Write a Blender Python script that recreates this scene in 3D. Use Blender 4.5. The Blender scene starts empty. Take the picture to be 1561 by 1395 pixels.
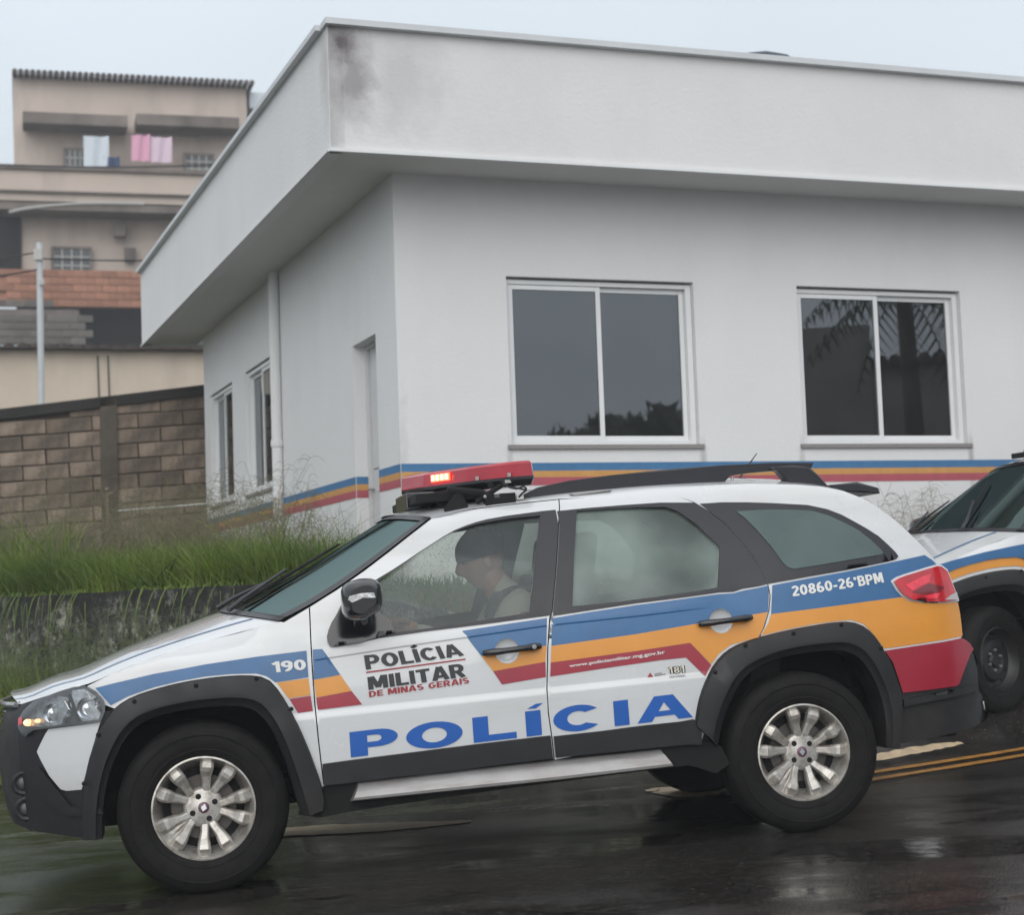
import bpy, bmesh, math, random
import numpy as np
from mathutils import Vector, Matrix
from mathutils.geometry import delaunay_2d_cdt
random.seed(7); rng=np.random.default_rng(7)
SC=bpy.context.scene; COL=SC.collection
# ------------------------------------------------------------------ camera
cam_d=bpy.data.cameras.new('camera'); cam=bpy.data.objects.new('camera',cam_d); COL.objects.link(cam); SC.camera=cam
cam_d.sensor_fit='HORIZONTAL'; cam_d.sensor_width=36; cam_d.lens=36*2601.6/1561
cam_d.clip_start=.1; cam_d.clip_end=2000
PT,RO=.0789,.0349
fw=Vector((0,math.cos(PT),math.sin(PT))); rt=Vector((1,0,0)); up=Vector((0,-math.sin(PT),math.cos(PT)))
r2=math.cos(RO)*rt-math.sin(RO)*up; u2=math.sin(RO)*rt+math.cos(RO)*up
EYE=Vector((0,0,1.125))
cam.matrix_world=Matrix.Translation(EYE)@Matrix((r2,u2,-fw)).transposed().to_4x4()
cam_d.dof.use_dof=True; cam_d.dof.focus_distance=7.4; cam_d.dof.aperture_fstop=3.6
# ------------------------------------------------------------------ sky, sun, exposure
SUN_EL,SUN_AZ=math.radians(29),math.radians(186)   # azimuth measured clockwise from +Y
w=bpy.data.worlds.new('World'); SC.world=w; w.use_nodes=True
nt=w.node_tree; nt.nodes.clear()
def N(nt,t,**k):
    n=nt.nodes.new(t)
    for a,b in k.items():
        if a=='inp':
            for i,v in b.items(): n.inputs[i].default_value=v
        else: setattr(n,a,b)
    return n
sky=N(nt,'ShaderNodeTexSky',sky_type='NISHITA',sun_disc=False,sun_elevation=SUN_EL,sun_rotation=SUN_AZ,air_density=2.0,dust_density=4.0)
hs=N(nt,'ShaderNodeHueSaturation',inp={'Saturation':.45,'Value':.55})
tc=N(nt,'ShaderNodeTexCoord'); sx=N(nt,'ShaderNodeSeparateXYZ')
mr=N(nt,'ShaderNodeMapRange',inp={'From Min':-.02,'From Max':.95})
rp=N(nt,'ShaderNodeValToRGB'); rp.color_ramp.elements[0].color=(7.0,7.7,8.2,1); rp.color_ramp.elements[1].color=(13.6,13.8,14.0,1)
e=rp.color_ramp.elements.new(.35); e.color=(8.3,9.2,10.1,1)
cn=N(nt,'ShaderNodeTexNoise',inp={'Scale':2.2,'Detail':4.0,'Roughness':.5})
cm=N(nt,'ShaderNodeMapRange',inp={'From Min':.3,'From Max':.7,'To Min':.93,'To Max':1.05})
ml=N(nt,'ShaderNodeMix',data_type='RGBA',blend_type='MULTIPLY',inp={0:1.0})
mx=N(nt,'ShaderNodeMix',data_type='RGBA',inp={0:.88})
bg=N(nt,'ShaderNodeBackground',inp={'Strength':.103}); wo=N(nt,'ShaderNodeOutputWorld')
K=nt.links.new
K(tc.outputs['Generated'],sx.inputs[0]);K(sx.outputs['Z'],mr.inputs['Value']);K(mr.outputs[0],rp.inputs[0])
K(tc.outputs['Generated'],cn.inputs['Vector']);K(cn.outputs[0],cm.inputs['Value'])
K(rp.outputs[0],ml.inputs[6]);K(cm.outputs[0],ml.inputs[7])
K(sky.outputs[0],hs.inputs['Color']);K(hs.outputs[0],mx.inputs[6]);K(ml.outputs[2],mx.inputs[7])
K(mx.outputs[2],bg.inputs['Color']);K(bg.outputs[0],wo.inputs[0])
sd=bpy.data.lights.new('sun','SUN'); sd.energy=1.5; sd.angle=math.radians(60); sd.color=(1,.965,.92)
so=bpy.data.objects.new('sun',sd); COL.objects.link(so)
dv=Vector((math.sin(SUN_AZ)*math.cos(SUN_EL),math.cos(SUN_AZ)*math.cos(SUN_EL),math.sin(SUN_EL)))
so.rotation_euler=dv.to_track_quat('Z','Y').to_euler()
SC.view_settings.view_transform='Standard'; SC.view_settings.look='None'; SC.view_settings.gamma=1; SC.view_settings.exposure=0
SC.view_settings.use_curve_mapping=False
SC.cycles.max_bounces=8; SC.cycles.transparent_max_bounces=16
# ------------------------------------------------------------------ shape data (car frame, metres: x back from the front hub, z up from it)
D={
 'headlight':[(-0.6364,0.4502),(-0.5794,0.4705),(-0.5209,0.4886),(-0.4699,0.5003),(-0.4227,0.5031),(-0.3827,0.4804),(-0.3546,0.4462),(-0.3486,0.4243),(-0.3514,0.4003),(-0.3695,0.3612),(-0.4539,0.3569),(-0.5428,0.3501),(-0.6138,0.3455),(-0.64,0.3407),(-0.6703,0.3184),(-0.6874,0.3334),(-0.6991,0.3576),(-0.6933,0.3896),(-0.6755,0.4187)],
 'corner_panel':[(-0.574,0.3442),(-0.3712,0.3602),(-0.3849,0.3245),(-0.4134,0.2454),(-0.4397,0.1606),(-0.4562,0.1084),(-0.5168,0.1056),(-0.5386,0.1127),(-0.5806,0.1652),(-0.6115,0.2256),(-0.6257,0.2586),(-0.608,0.2909),(-0.5893,0.323)],
 'bump_sil':[(-0.717,0.4489),(-0.7496,0.4246),(-0.7571,0.4037),(-0.7641,0.3668),(-0.7711,0.3237),(-0.7781,0.2793),(-0.7787,0.2458),(-0.7753,0.1903),(-0.7714,0.1461),(-0.7624,0.1022),(-0.7495,0.053),(-0.7331,0.0152),(-0.7137,-0.017),(-0.6908,-0.0354),(-0.6507,-0.0509),(-0.5548,-0.0643),(-0.4699,-0.0768)],
 'bump_right':[(-0.4699,-0.0768),(-0.4609,0.0263),(-0.4562,0.1084)],
 'fl_out':[(-0.4648,-0.0827),(-0.4612,0.011),(-0.452,0.0968),(-0.435,0.1793),(-0.4104,0.2563),(-0.3759,0.3317),(-0.326,0.4014),(-0.2545,0.4457),(-0.1634,0.4707),(-0.0651,0.4878),(0.0334,0.497),(0.132,0.4992),(0.2158,0.4936),(0.2675,0.4785),(0.3008,0.4465),(0.3362,0.3867),(0.375,0.3024),(0.4101,0.2076),(0.4378,0.118),(0.4571,0.0452),(0.4642,-0.0105),(0.458,-0.0488)],
 'fl_in':[(-0.3882,-0.0857),(-0.3851,-0.0267),(-0.3775,0.0368),(-0.3632,0.1071),(-0.3422,0.1742),(-0.3114,0.238),(-0.2706,0.2984),(-0.2235,0.3406),(-0.1618,0.3643),(-0.0809,0.378),(0.0047,0.3836),(0.0831,0.3834),(0.1492,0.3779),(0.2002,0.3629),(0.2391,0.3337),(0.2709,0.2878),(0.2969,0.2274),(0.3176,0.1611),(0.3348,0.095),(0.3485,0.0315),(0.3615,-0.0227),(0.3801,-0.0685)],
 'r_out':[(1.9788,0.1548),(1.9982,0.2338),(2.0271,0.3045),(2.067,0.367),(2.1135,0.4181),(2.1668,0.4519),(2.2296,0.472),(2.3082,0.4886),(2.4107,0.5042),(2.5281,0.5159),(2.6287,0.5217),(2.6968,0.5176),(2.7469,0.496),(2.789,0.4527),(2.8239,0.3926),(2.8517,0.3241),(2.8732,0.2547),(2.8861,0.1848),(2.8855,0.1109),(2.8746,0.0405),(2.86,-0.0219)],
 'r_in':[(2.0702,0.0525),(2.0878,0.1182),(2.112,0.1795),(2.1416,0.238),(2.1721,0.2878),(2.2043,0.3226),(2.2528,0.353),(2.3296,0.3837),(2.4229,0.4008),(2.5135,0.4048),(2.5885,0.4042),(2.646,0.397),(2.6919,0.3771),(2.7281,0.3412),(2.7566,0.2928),(2.7786,0.2402),(2.7939,0.1855),(2.8024,0.1264),(2.8051,0.0702),(2.8045,0.0244),(2.8026,-0.0161)],
 'shut_fd':[(0.4576,0.7379),(0.4571,0.715),(0.4523,0.6142),(0.45,0.4985),(0.4505,0.3599),(0.4547,0.2296),(0.46,0.1293),(0.4662,0.0403)],
 'shut_mid':[(1.5461,1.1168),(1.5215,1.0133),(1.4972,0.9078),(1.466,0.7786),(1.4331,0.6521),(1.4198,0.6282),(1.3986,0.5025),(1.3806,0.3458),(1.3773,0.2519),(1.3854,0.141),(1.3883,0.0618)],
 'shut_rear':[(2.1199,1.0654),(2.174,1.0221),(2.23,0.965),(2.2855,0.8822),(2.3328,0.7852),(2.3573,0.7012),(2.3597,0.6501),(2.3455,0.5903),(2.3152,0.5218),(2.2836,0.4789),(2.2173,0.3588),(2.1493,0.3245),(2.0921,0.2695),(2.0441,0.1939),(2.0093,0.1473),(1.9928,0.0593)],
 'rdoor_top':[(1.5475,1.118),(1.6658,1.1175),(1.8233,1.1155),(1.9799,1.107),(2.0622,1.094),(2.1204,1.0675)],
 'door_bot':[(0.4609,0.0481),(0.5525,0.0468),(0.7377,0.0533),(0.9455,0.055),(1.156,0.0638),(1.3849,0.0724),(1.476,0.0716),(1.6922,0.0744),(1.933,0.0764)],
 'clad_top':[(0.4606,0.1293),(0.5885,0.1352),(0.7431,0.1408),(0.8991,0.1465),(1.0564,0.1522),(1.3802,0.1613),(1.4819,0.1597),(1.5898,0.1609),(1.7532,0.1678),(1.9177,0.1706),(1.9732,0.1754)],
 'clad_low':[(0.4959,0.1231),(0.526,0.1164),(0.9508,0.1399),(1.3689,0.1518),(1.4004,0.1439),(1.4695,0.1358),(1.9497,0.1563),(2.0047,0.1548)],
 'sill':[(0.5978,0.0334),(0.9447,0.0416),(1.3674,0.0479),(1.8327,0.0536),(1.8645,-0.0021),(1.3638,-0.0144),(0.9413,-0.0169),(0.5671,-0.0199)],
 'sill_dark':[(0.4256,-0.0352),(0.6295,-0.0391),(0.9399,-0.0426),(1.3621,-0.0456),(1.8715,-0.0345)],
 'fglass':[(0.7334,0.8243),(0.8053,0.8614),(0.8607,0.8928),(0.9168,0.9265),(0.9729,0.9568),(1.0295,0.9874),(1.0743,1.0068),(1.1131,1.0191),(1.157,1.0296),(1.1951,1.0362),(1.2493,1.0423),(1.3035,1.0474),(1.3575,1.0503),(1.4493,1.0535),(1.4133,0.9241),(1.3814,0.8106),(1.3395,0.6549),(1.1377,0.6393),(0.9309,0.6245),(0.727,0.6138),(0.7153,0.6222),(0.7163,0.7047)],
 'fframe':[(1.5338,1.0735),(1.4607,1.0718),(1.3872,1.0668),(1.3059,1.0613),(1.2243,1.0521),(1.175,1.0429),(1.1308,1.0314),(1.0808,1.0149),(1.03,0.9911),(0.9734,0.9605),(0.9173,0.9307),(0.8614,0.899),(0.8062,0.8691),(0.7246,0.8285),(0.6974,0.8126),(0.7081,0.8305),(0.592,0.7341),(0.5631,0.7073),(0.5391,0.6752),(0.5249,0.6477),(0.516,0.6224),(0.5168,0.6017),(0.5223,0.5884),(0.5335,0.5818),(0.5465,0.5813),(0.5963,0.5848),(0.6437,0.5889),(0.7257,0.6),(0.9297,0.6136),(1.1357,0.6233),(1.4275,0.6398)],
 'rglass':[(1.6071,1.0627),(1.7567,1.0624),(1.8835,1.0605),(1.9888,1.0546),(2.0375,1.0332),(2.0732,1.0021),(2.1082,0.968),(2.1409,0.9236),(2.1748,0.8846),(2.1828,0.8632),(2.1624,0.7766),(2.1431,0.7013),(2.0511,0.6926),(1.8923,0.6818),(1.6835,0.6708),(1.5193,0.6688),(1.5599,0.8698)],
 'rframe':[(1.5346,1.0675),(1.6532,1.0724),(1.8122,1.0748),(1.9721,1.075),(2.1199,1.0654)],
 'rframe_bot':[(1.4227,0.6362),(1.5771,0.6466),(1.7851,0.6614),(1.9948,0.6714),(2.1435,0.6809),(2.2063,0.6794),(2.2446,0.6889),(2.3138,0.6941),(2.3625,0.7009)],
 'qglass':[(2.289,1.0147),(2.3661,1.0148),(2.4406,1.013),(2.5468,1.0049),(2.6207,0.9947),(2.6917,0.9687),(2.7504,0.935),(2.809,0.8972),(2.8549,0.8519),(2.8906,0.8094),(2.8983,0.7942),(2.8729,0.7874),(2.7783,0.7799),(2.6186,0.7656),(2.5303,0.7583),(2.476,0.7548),(2.4518,0.7658),(2.4356,0.7887),(2.4179,0.8284),(2.3878,0.8828),(2.3569,0.9324),(2.3208,0.9826)],
 'qframe_top':[(2.1413,1.0589),(2.2377,1.059),(2.3431,1.0519),(2.4479,1.0416),(2.6061,1.0225),(2.6887,0.999),(2.7488,0.9705),(2.7973,0.9386),(2.8462,0.9056),(2.8948,0.8686),(2.9313,0.8281),(2.9601,0.7924),(2.9678,0.7761),(2.9528,0.7644),(2.9127,0.7575),(2.8161,0.746),(2.6997,0.7341),(2.5323,0.7189),(2.3747,0.7024)],
 'gutter':[(0.9955,1.068),(1.0798,1.0858),(1.171,1.0978),(1.2748,1.1051),(1.4022,1.1111),(1.5461,1.1168)],
 'pillar_edge':[(0.354,0.6899),(0.4626,0.7436),(0.5755,0.8032),(0.6907,0.8706),(0.8006,0.9417),(0.9011,1.0089),(0.9959,1.07)],
 'roofline':[(0.9959,1.07),(1.0914,1.0886),(1.1868,1.1039),(1.2915,1.1165),(1.4174,1.1279),(1.5622,1.1374),(1.7125,1.1434),(1.8635,1.1462),(2.0235,1.146),(2.1979,1.142),(2.38,1.1337),(2.5516,1.1208),(2.6921,1.1018),(2.795,1.0739),(2.8707,1.0362),(2.9322,0.9915),(2.986,0.9432),(3.0353,0.8911),(3.0831,0.8344),(3.1318,0.775),(3.1824,0.7152)],
 'tail_edge':[(3.1745,0.7196),(3.2005,0.6887),(3.2198,0.6459),(3.2336,0.6018),(3.2416,0.5606),(3.245,0.5117),(3.2445,0.4592),(3.2459,0.4194),(3.2639,0.3895),(3.3004,0.3528)],
 'tail_lamp':[(2.9209,0.6715),(2.947,0.6839),(2.9862,0.6928),(3.0257,0.6999),(3.0903,0.7119),(3.1492,0.7212),(3.1742,0.7184),(3.2046,0.6969),(3.2163,0.6518),(3.227,0.6186),(3.2406,0.5818),(3.2398,0.5708),(3.1828,0.5684),(3.1243,0.5707),(3.0622,0.5765),(3.0031,0.5871),(2.9752,0.5987),(2.9554,0.6129),(2.9374,0.6352)],
 'tail_clear':[(3.1586,0.5766),(3.1977,0.5946),(3.2383,0.6048),(3.2398,0.5708)],
 'bump_r':[(3.3004,0.3528),(3.3372,0.3326),(3.3422,0.2765),(3.3183,0.1753),(3.345,0.1586),(3.3939,0.115),(3.6182,0.0331),(3.4406,0.0467),(3.3575,0.0422),(3.2982,0.0385),(3.167,0.0268),(3.0543,0.0201),(2.8738,0.007)],
 'b_fender':[(-0.3845,0.4919),(-0.3074,0.5062),(-0.1605,0.5293),(-0.0624,0.5392),(0.0363,0.5501),(0.2352,0.5642),(0.4322,0.5728),(0.4329,0.4686),(0.3583,0.4627),(0.3031,0.4592),(0.27,0.4867),(0.231,0.4998),(0.1323,0.5058),(0.0336,0.5039),(-0.0649,0.4941),(-0.1631,0.4784),(-0.2614,0.452),(-0.329,0.4217)],
 'o_fender':[(0.308,0.4578),(0.4326,0.4647),(0.4362,0.3995),(0.3487,0.3938)],
 'r_fender':[(0.3525,0.3905),(0.436,0.3965),(0.441,0.3363),(0.3828,0.3332)],
 'b_door1':[(0.4562,0.5752),(0.4943,0.5746),(0.5582,0.4682),(0.4525,0.4574)],
 'o_door1':[(0.4524,0.4559),(0.5582,0.4682),(0.5971,0.4018),(0.457,0.3878)],
 'r_door1':[(0.4569,0.3863),(0.5971,0.4018),(0.6353,0.3461),(0.4607,0.3391)],
 'b_door2':[(1.0568,0.6037),(1.2375,0.617),(1.4085,0.629),(1.3945,0.5186),(1.2674,0.5086),(1.1252,0.4984)],
 'o_door2':[(1.1252,0.4984),(1.2674,0.5086),(1.3953,0.5186),(1.3841,0.4545),(1.1677,0.4337)],
 'r_door2':[(1.1677,0.4337),(1.3841,0.4545),(1.3802,0.3939),(1.1992,0.3786)],
 'b_rd':[(1.4283,0.6259),(1.5759,0.6388),(1.784,0.6535),(1.9938,0.6644),(2.1423,0.6729),(2.2053,0.6724),(2.2485,0.6805),(2.3127,0.6871),(2.3581,0.694),(2.3534,0.6506),(2.3396,0.5856),(2.3023,0.5813),(2.0851,0.5641),(1.7695,0.5359),(1.4149,0.5155)],
 'o_rd':[(1.4149,0.5155),(1.7695,0.5359),(2.0851,0.5641),(2.3023,0.5813),(2.3374,0.5848),(2.3121,0.522),(2.2842,0.4839),(2.2416,0.4771),(2.1667,0.4627),(2.1109,0.431),(2.073,0.3901),(1.9936,0.484),(1.7619,0.468),(1.4053,0.4495)],
 'r_rd':[(1.4053,0.4495),(1.7619,0.468),(1.9936,0.484),(2.0727,0.3871),(2.0424,0.345),(1.9695,0.4261),(1.8604,0.4237),(1.6536,0.4113),(1.3982,0.3943)],
 'b_q':[(2.3752,0.6932),(2.5307,0.7098),(2.6982,0.726),(2.9631,0.7564),(3.1018,0.7731),(3.1357,0.7499),(3.1628,0.7217),(3.1018,0.7181),(2.9976,0.7007),(2.9368,0.689),(2.913,0.6719),(2.9267,0.6378),(2.9538,0.6027),(2.7881,0.596),(2.5643,0.5847),(2.3521,0.5749)],
 'o_q':[(2.3521,0.5749),(2.5643,0.5847),(2.7881,0.596),(2.9538,0.6027),(2.9863,0.5817),(3.1212,0.5646),(3.2447,0.5599),(3.2478,0.5101),(3.2455,0.4472),(3.242,0.4139),(3.12,0.4077),(2.9693,0.4005),(2.8326,0.3953),(2.7897,0.4598),(2.7508,0.5046),(2.6979,0.526),(2.6426,0.526),(2.5336,0.521),(2.4041,0.5074),(2.2968,0.4903),(2.3344,0.5379)],
 'red_b':[(2.829,0.3861),(2.9718,0.3933),(3.1266,0.3996),(3.2317,0.4059),(3.2572,0.3945),(3.2819,0.3793),(3.3064,0.3509),(3.2788,0.3356),(3.2515,0.3061),(3.2267,0.2764),(3.1865,0.2177),(3.1679,0.2088),(3.0248,0.2067),(2.8951,0.206),(2.8822,0.2574),(2.8619,0.3345)],
 'pinstripe':[(-0.6764,0.45),(-0.5984,0.4891),(-0.5216,0.5218),(-0.4478,0.5503),(-0.3699,0.5726),(-0.2875,0.5914),(-0.2277,0.6032),(-0.2558,0.6042),(-0.1172,0.6312),(0.0425,0.6558),(0.1637,0.6757)],
 'hood_shut':[(-0.4159,0.5005),(-0.321,0.5414),(-0.2071,0.5778),(-0.0881,0.6085),(0.057,0.6408),(0.2171,0.6722),(0.3398,0.6923)],
 'hood_sil':[(-0.717,0.4489),(-0.7133,0.462),(-0.6637,0.4994),(-0.5723,0.5461),(-0.5012,0.576),(-0.4274,0.599),(-0.2559,0.6379),(-0.1562,0.667),(-0.0559,0.6826),(0.0447,0.6932),(0.1761,0.7038)],
 'hood_low':[(-0.7251,0.446),(-0.6391,0.4434),(-0.5794,0.4705),(-0.5209,0.4886),(-0.4699,0.5003),(-0.4227,0.5031)],
 'disc1':[(1.231,0.5091)],
 'disc2':[(2.1352,0.5624)],
 'bar1':[(1.1342,0.5087),(1.366,0.5192)],
 'bar2':[(2.0371,0.5577),(2.2616,0.5681)],
 'P_':[(0.577,0.2429),(0.7693,0.2549),(0.7566,0.157),(0.5758,0.1444)],
 'word_l':[(0.5758,0.1444)],
 'big':[(0.577,0.2429),(0.5758,0.1444),(1.9739,0.1838),(1.8883,0.2827),(0.7992,0.2524),(1.0248,0.1508),(1.0669,0.2574),(1.2419,0.1629),(1.2823,0.2661),(1.3452,0.1643),(1.394,0.2744),(1.599,0.1685),(1.6454,0.2775),(1.7081,0.1769),(1.7411,0.1804),(0.6455,0.1433),(0.7666,0.2143)],
 't_pol':[(0.6556,0.5365),(0.6606,0.4794),(1.0559,0.5054),(1.0339,0.5542)],
 't_mil':[(0.6632,0.4506),(0.6649,0.4001),(1.0583,0.4213),(1.0509,0.4759)],
 't_dmg':[(0.6645,0.3947),(0.6652,0.3715),(1.0681,0.3947),(1.0676,0.4182)],
 't_line':[(0.6601,0.4725),(0.6596,0.4664),(1.06,0.4878),(1.0605,0.4932)],
 't_190':[(0.2934,0.5396),(0.2976,0.4975),(0.426,0.4992),(0.4239,0.5404)],
 't_bpm':[(2.4531,0.6841),(2.4534,0.6403),(2.8751,0.6704),(2.8715,0.7136)],
 't_www':[(1.4781,0.4364),(1.4811,0.4208),(1.884,0.4443),(1.8813,0.4623)],
 't_181':[(1.8902,0.3928),(1.8922,0.3661),(1.9578,0.3653),(1.9575,0.3941)],
 't_dd':[(1.8303,0.371),(1.8315,0.3599),(1.8757,0.363),(1.8756,0.3762)],
 'tri':[(1.7992,0.3594),(1.8245,0.3591),(1.8125,0.3769)],
 'bolts':[(-0.2382,0.4326),(-0.0024,0.4742),(0.23,0.483),(0.3561,0.3534),(-0.3803,0.3157),(-0.4442,0.1333)],
 'rbolts':[(2.0768,0.3599),(2.2183,0.4568),(2.427,0.4913),(2.6405,0.512),(2.8046,0.4006)],
 'mirror':[(0.5977,0.7917),(0.6178,0.8062),(0.6513,0.8225),(0.7135,0.8314),(0.7338,0.822),(0.7488,0.7889),(0.7483,0.7359),(0.7385,0.6944),(0.7111,0.686),(0.6334,0.6996),(0.6043,0.7253),(0.5943,0.7576)],
 'seam_top':[(0.4601,0.5324),(0.8309,0.5596),(1.0717,0.575),(1.4066,0.6013)],
 'cr_low':[(0.458,0.3324),(0.8138,0.3414),(1.3742,0.3463),(1.3981,0.3509),(1.7168,0.3602),(2.0077,0.3635)],
 'cr_up':[(0.4601,0.5324),(0.8309,0.5596),(1.0717,0.575),(1.4066,0.6013),(1.4212,0.588),(1.7893,0.6072),(2.147,0.6235)],
}
def sst(a,b,t):
    t=min(1.0,max(0.0,(t-a)/(b-a)));return t*t*(3-2*t)
def interp(P,x):
    if x<=P[0][0]:return P[0][1]
    for (x0,y0),(x1,y1) in zip(P,P[1:]):
        if x<=x1:return y0+(y1-y0)*(x-x0)/(x1-x0)
    return P[-1][1]
BELT=[(-.7,.52),(.3,.60),(.69,.606),(1.43,.638),(2.36,.698),(2.95,.768),(3.4,.80)]
ZT=[(.0,2.),(.29,.70),(.99,1.075),(1.2,1.115),(1.55,1.135),(1.96,1.15),(2.4,1.145),(2.6,1.13),(2.74,1.115),(2.86,1.06),(2.95,1.0),(3.03,.92),(3.10,.85),(3.18,.78),(3.26,.70),(3.4,.6)]
ZH=[(-.74,.40),(-.68,.44),(-.5,.555),(-.3,.625),(-.1,.665),(.29,.71),(.32,2)]
def Yraw(x,z):
    zb=interp(BELT,x)
    y=-.035*max(0,min(z,zb)-.25)**2/.14-.02*max(0,.2-z)**2/.09
    # body crease: lower half stands proud
    zc=.3235+.02*x
    y-=.009*sst(zc-.030,zc+.003,z)*sst(-.1,.45,x)*(1-sst(2.1,2.5,x))
    zu=interp([(.46,.532),(.83,.560),(1.07,.575),(1.41,.598),(1.79,.608),(2.15,.6235)],x)
    y+=.0038*sst(zu-.004,zu+.004,z)*(1-sst(zu+.01,zu+.05,z))*sst(.45,.47,x)*(1-sst(1.9,2.15,x))
    if z>zb:
        d=z-zb
        y-=.36*d+.22*d*d
    if x<-.2:
        d=-.2-x
        y-=.95*d*d+8*max(0,d-.42)**3
    if x>2.55:
        d=x-2.55
        y-=.25*d*d+3*max(0,d-.5)**3
    if x<.30:
        r=z-(interp(ZH,x)-.11)
        if r>0:y-=5.0*r*r*(1-sst(.15,.30,x))
    if .9<x<3.0:
        r=z-(interp(ZT,x)-.055)
        if r>0:y-=14*r*r*sst(.9,1.1,x)*(1-sst(2.7,2.95,x))
    return y

# ------------------------------------------------------------------ materials
def mat(name,col,rough=.6,metal=0.,spec=.5,coat=0.,var=0.,vscale=6.,bump=0.,bscale=60.,col2=None,trans=0.,emis=None,estr=0.,rand=0.,rvar=0.,coord='Object',streak=None,dist=.01,coatr=.05):
    m=bpy.data.materials.new(name); m.use_nodes=True; t=m.node_tree; b=t.nodes['Principled BSDF']; L=t.links.new
    b.inputs['Base Color'].default_value=(*col,1); b.inputs['Roughness'].default_value=rough; b.inputs['Metallic'].default_value=metal
    b.inputs['Specular IOR Level'].default_value=spec; b.inputs['Coat Weight'].default_value=coat; b.inputs['Coat Roughness'].default_value=coatr
    b.inputs['Transmission Weight'].default_value=trans
    if emis: b.inputs['Emission Color'].default_value=(*emis,1); b.inputs['Emission Strength'].default_value=estr
    tc=N(t,'ShaderNodeTexCoord'); co=tc.outputs[coord]
    last=None
    if var>0 or col2:
        nz=N(t,'ShaderNodeTexNoise',inp={'Scale':vscale,'Detail':6.,'Roughness':.6}); L(co,nz.inputs['Vector'])
        mp=N(t,'ShaderNodeMapRange',inp={'From Min':.3,'From Max':.7}); L(nz.outputs[0],mp.inputs['Value'])
        mixn=N(t,'ShaderNodeMix',data_type='RGBA'); L(mp.outputs[0],mixn.inputs[0])
        c2=col2 or tuple(c*(1-var) for c in col)
        mixn.inputs[6].default_value=(*col,1); mixn.inputs[7].default_value=(*c2,1); last=mixn.outputs[2]
    if rand>0:
        oi=N(t,'ShaderNodeObjectInfo'); mp=N(t,'ShaderNodeMapRange',inp={'To Min':1-rand,'To Max':1+rand}); L(oi.outputs['Random'],mp.inputs['Value'])
        mu=N(t,'ShaderNodeMix',data_type='RGBA',blend_type='MULTIPLY',inp={0:1.})
        if last: L(last,mu.inputs[6])
        else: mu.inputs[6].default_value=(*col,1)
        L(mp.outputs[0],mu.inputs[7]); last=mu.outputs[2]
    if streak:   # (colour, amount, scale xyz): vertical streaks of dirt
        sc_,amt,scl=streak
        mpn=N(t,'ShaderNodeMapping'); mpn.inputs['Scale'].default_value=scl; L(co,mpn.inputs[0])
        nz=N(t,'ShaderNodeTexNoise',inp={'Scale':1.,'Detail':5.,'Roughness':.65}); L(mpn.outputs[0],nz.inputs['Vector'])
        mp=N(t,'ShaderNodeMapRange',inp={'From Min':.48,'From Max':.72,'To Max':amt}); L(nz.outputs[0],mp.inputs['Value'])
        mu=N(t,'ShaderNodeMix',data_type='RGBA'); L(mp.outputs[0],mu.inputs[0])
        if last: L(last,mu.inputs[6])
        else: mu.inputs[6].default_value=(*col,1)
        mu.inputs[7].default_value=(*sc_,1); last=mu.outputs[2]
    if last: L(last,b.inputs['Base Color'])
    if rvar>0:
        nz=N(t,'ShaderNodeTexNoise',inp={'Scale':vscale*1.7,'Detail':4.}); L(co,nz.inputs['Vector'])
        mp=N(t,'ShaderNodeMapRange',inp={'From Min':.3,'From Max':.7,'To Min':max(.02,rough-rvar),'To Max':rough+rvar}); L(nz.outputs[0],mp.inputs['Value']); L(mp.outputs[0],b.inputs['Roughness'])
    if bump>0:
        nz=N(t,'ShaderNodeTexNoise',inp={'Scale':bscale,'Detail':5.,'Roughness':.6}); L(co,nz.inputs['Vector'])
        bp=N(t,'ShaderNodeBump',inp={'Strength':bump,'Distance':dist}); L(nz.outputs[0],bp.inputs['Height']); L(bp.outputs[0],b.inputs['Normal'])
    return m
def bsdf(m): return m.node_tree.nodes['Principled BSDF']
def stain(m,spots,col,smooth=True):
    """soft-edged dirt blotches at places on the object: spots = [(centre, radii, amount)]"""
    t=m.node_tree; L=t.links.new; b=bsdf(m); tc=N(t,'ShaderNodeTexCoord')
    nz=N(t,'ShaderNodeTexNoise',inp={'Scale':5.,'Detail':6.,'Roughness':.7}); L(tc.outputs['Object'],nz.inputs['Vector'])
    last=b.inputs['Base Color'].links[0].from_socket if b.inputs['Base Color'].links else None
    base=tuple(b.inputs['Base Color'].default_value)
    for c,r,a in spots:
        mp=N(t,'ShaderNodeMapping',vector_type='TEXTURE'); mp.inputs['Location'].default_value=c; mp.inputs['Scale'].default_value=r; L(tc.outputs['Object'],mp.inputs[0])
        ln=N(t,'ShaderNodeVectorMath',operation='LENGTH'); L(mp.outputs[0],ln.inputs[0])
        ad=N(t,'ShaderNodeMath',operation='MULTIPLY_ADD',inp={1:1.4,2:-.7}); L(nz.outputs[0],ad.inputs[0])
        su=N(t,'ShaderNodeMath',operation='ADD'); L(ln.outputs['Value'],su.inputs[0]); L(ad.outputs[0],su.inputs[1])
        mr=N(t,'ShaderNodeMapRange',inp={'From Min':1.1,'From Max':.2,'To Min':0.,'To Max':a}); L(su.outputs[0],mr.inputs['Value'])
        mi=N(t,'ShaderNodeMix',data_type='RGBA'); L(mr.outputs[0],mi.inputs[0])
        if last: L(last,mi.inputs[6])
        else: mi.inputs[6].default_value=base
        mi.inputs[7].default_value=(*col,1); last=mi.outputs[2]
    L(last,b.inputs['Base Color']); return m
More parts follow.
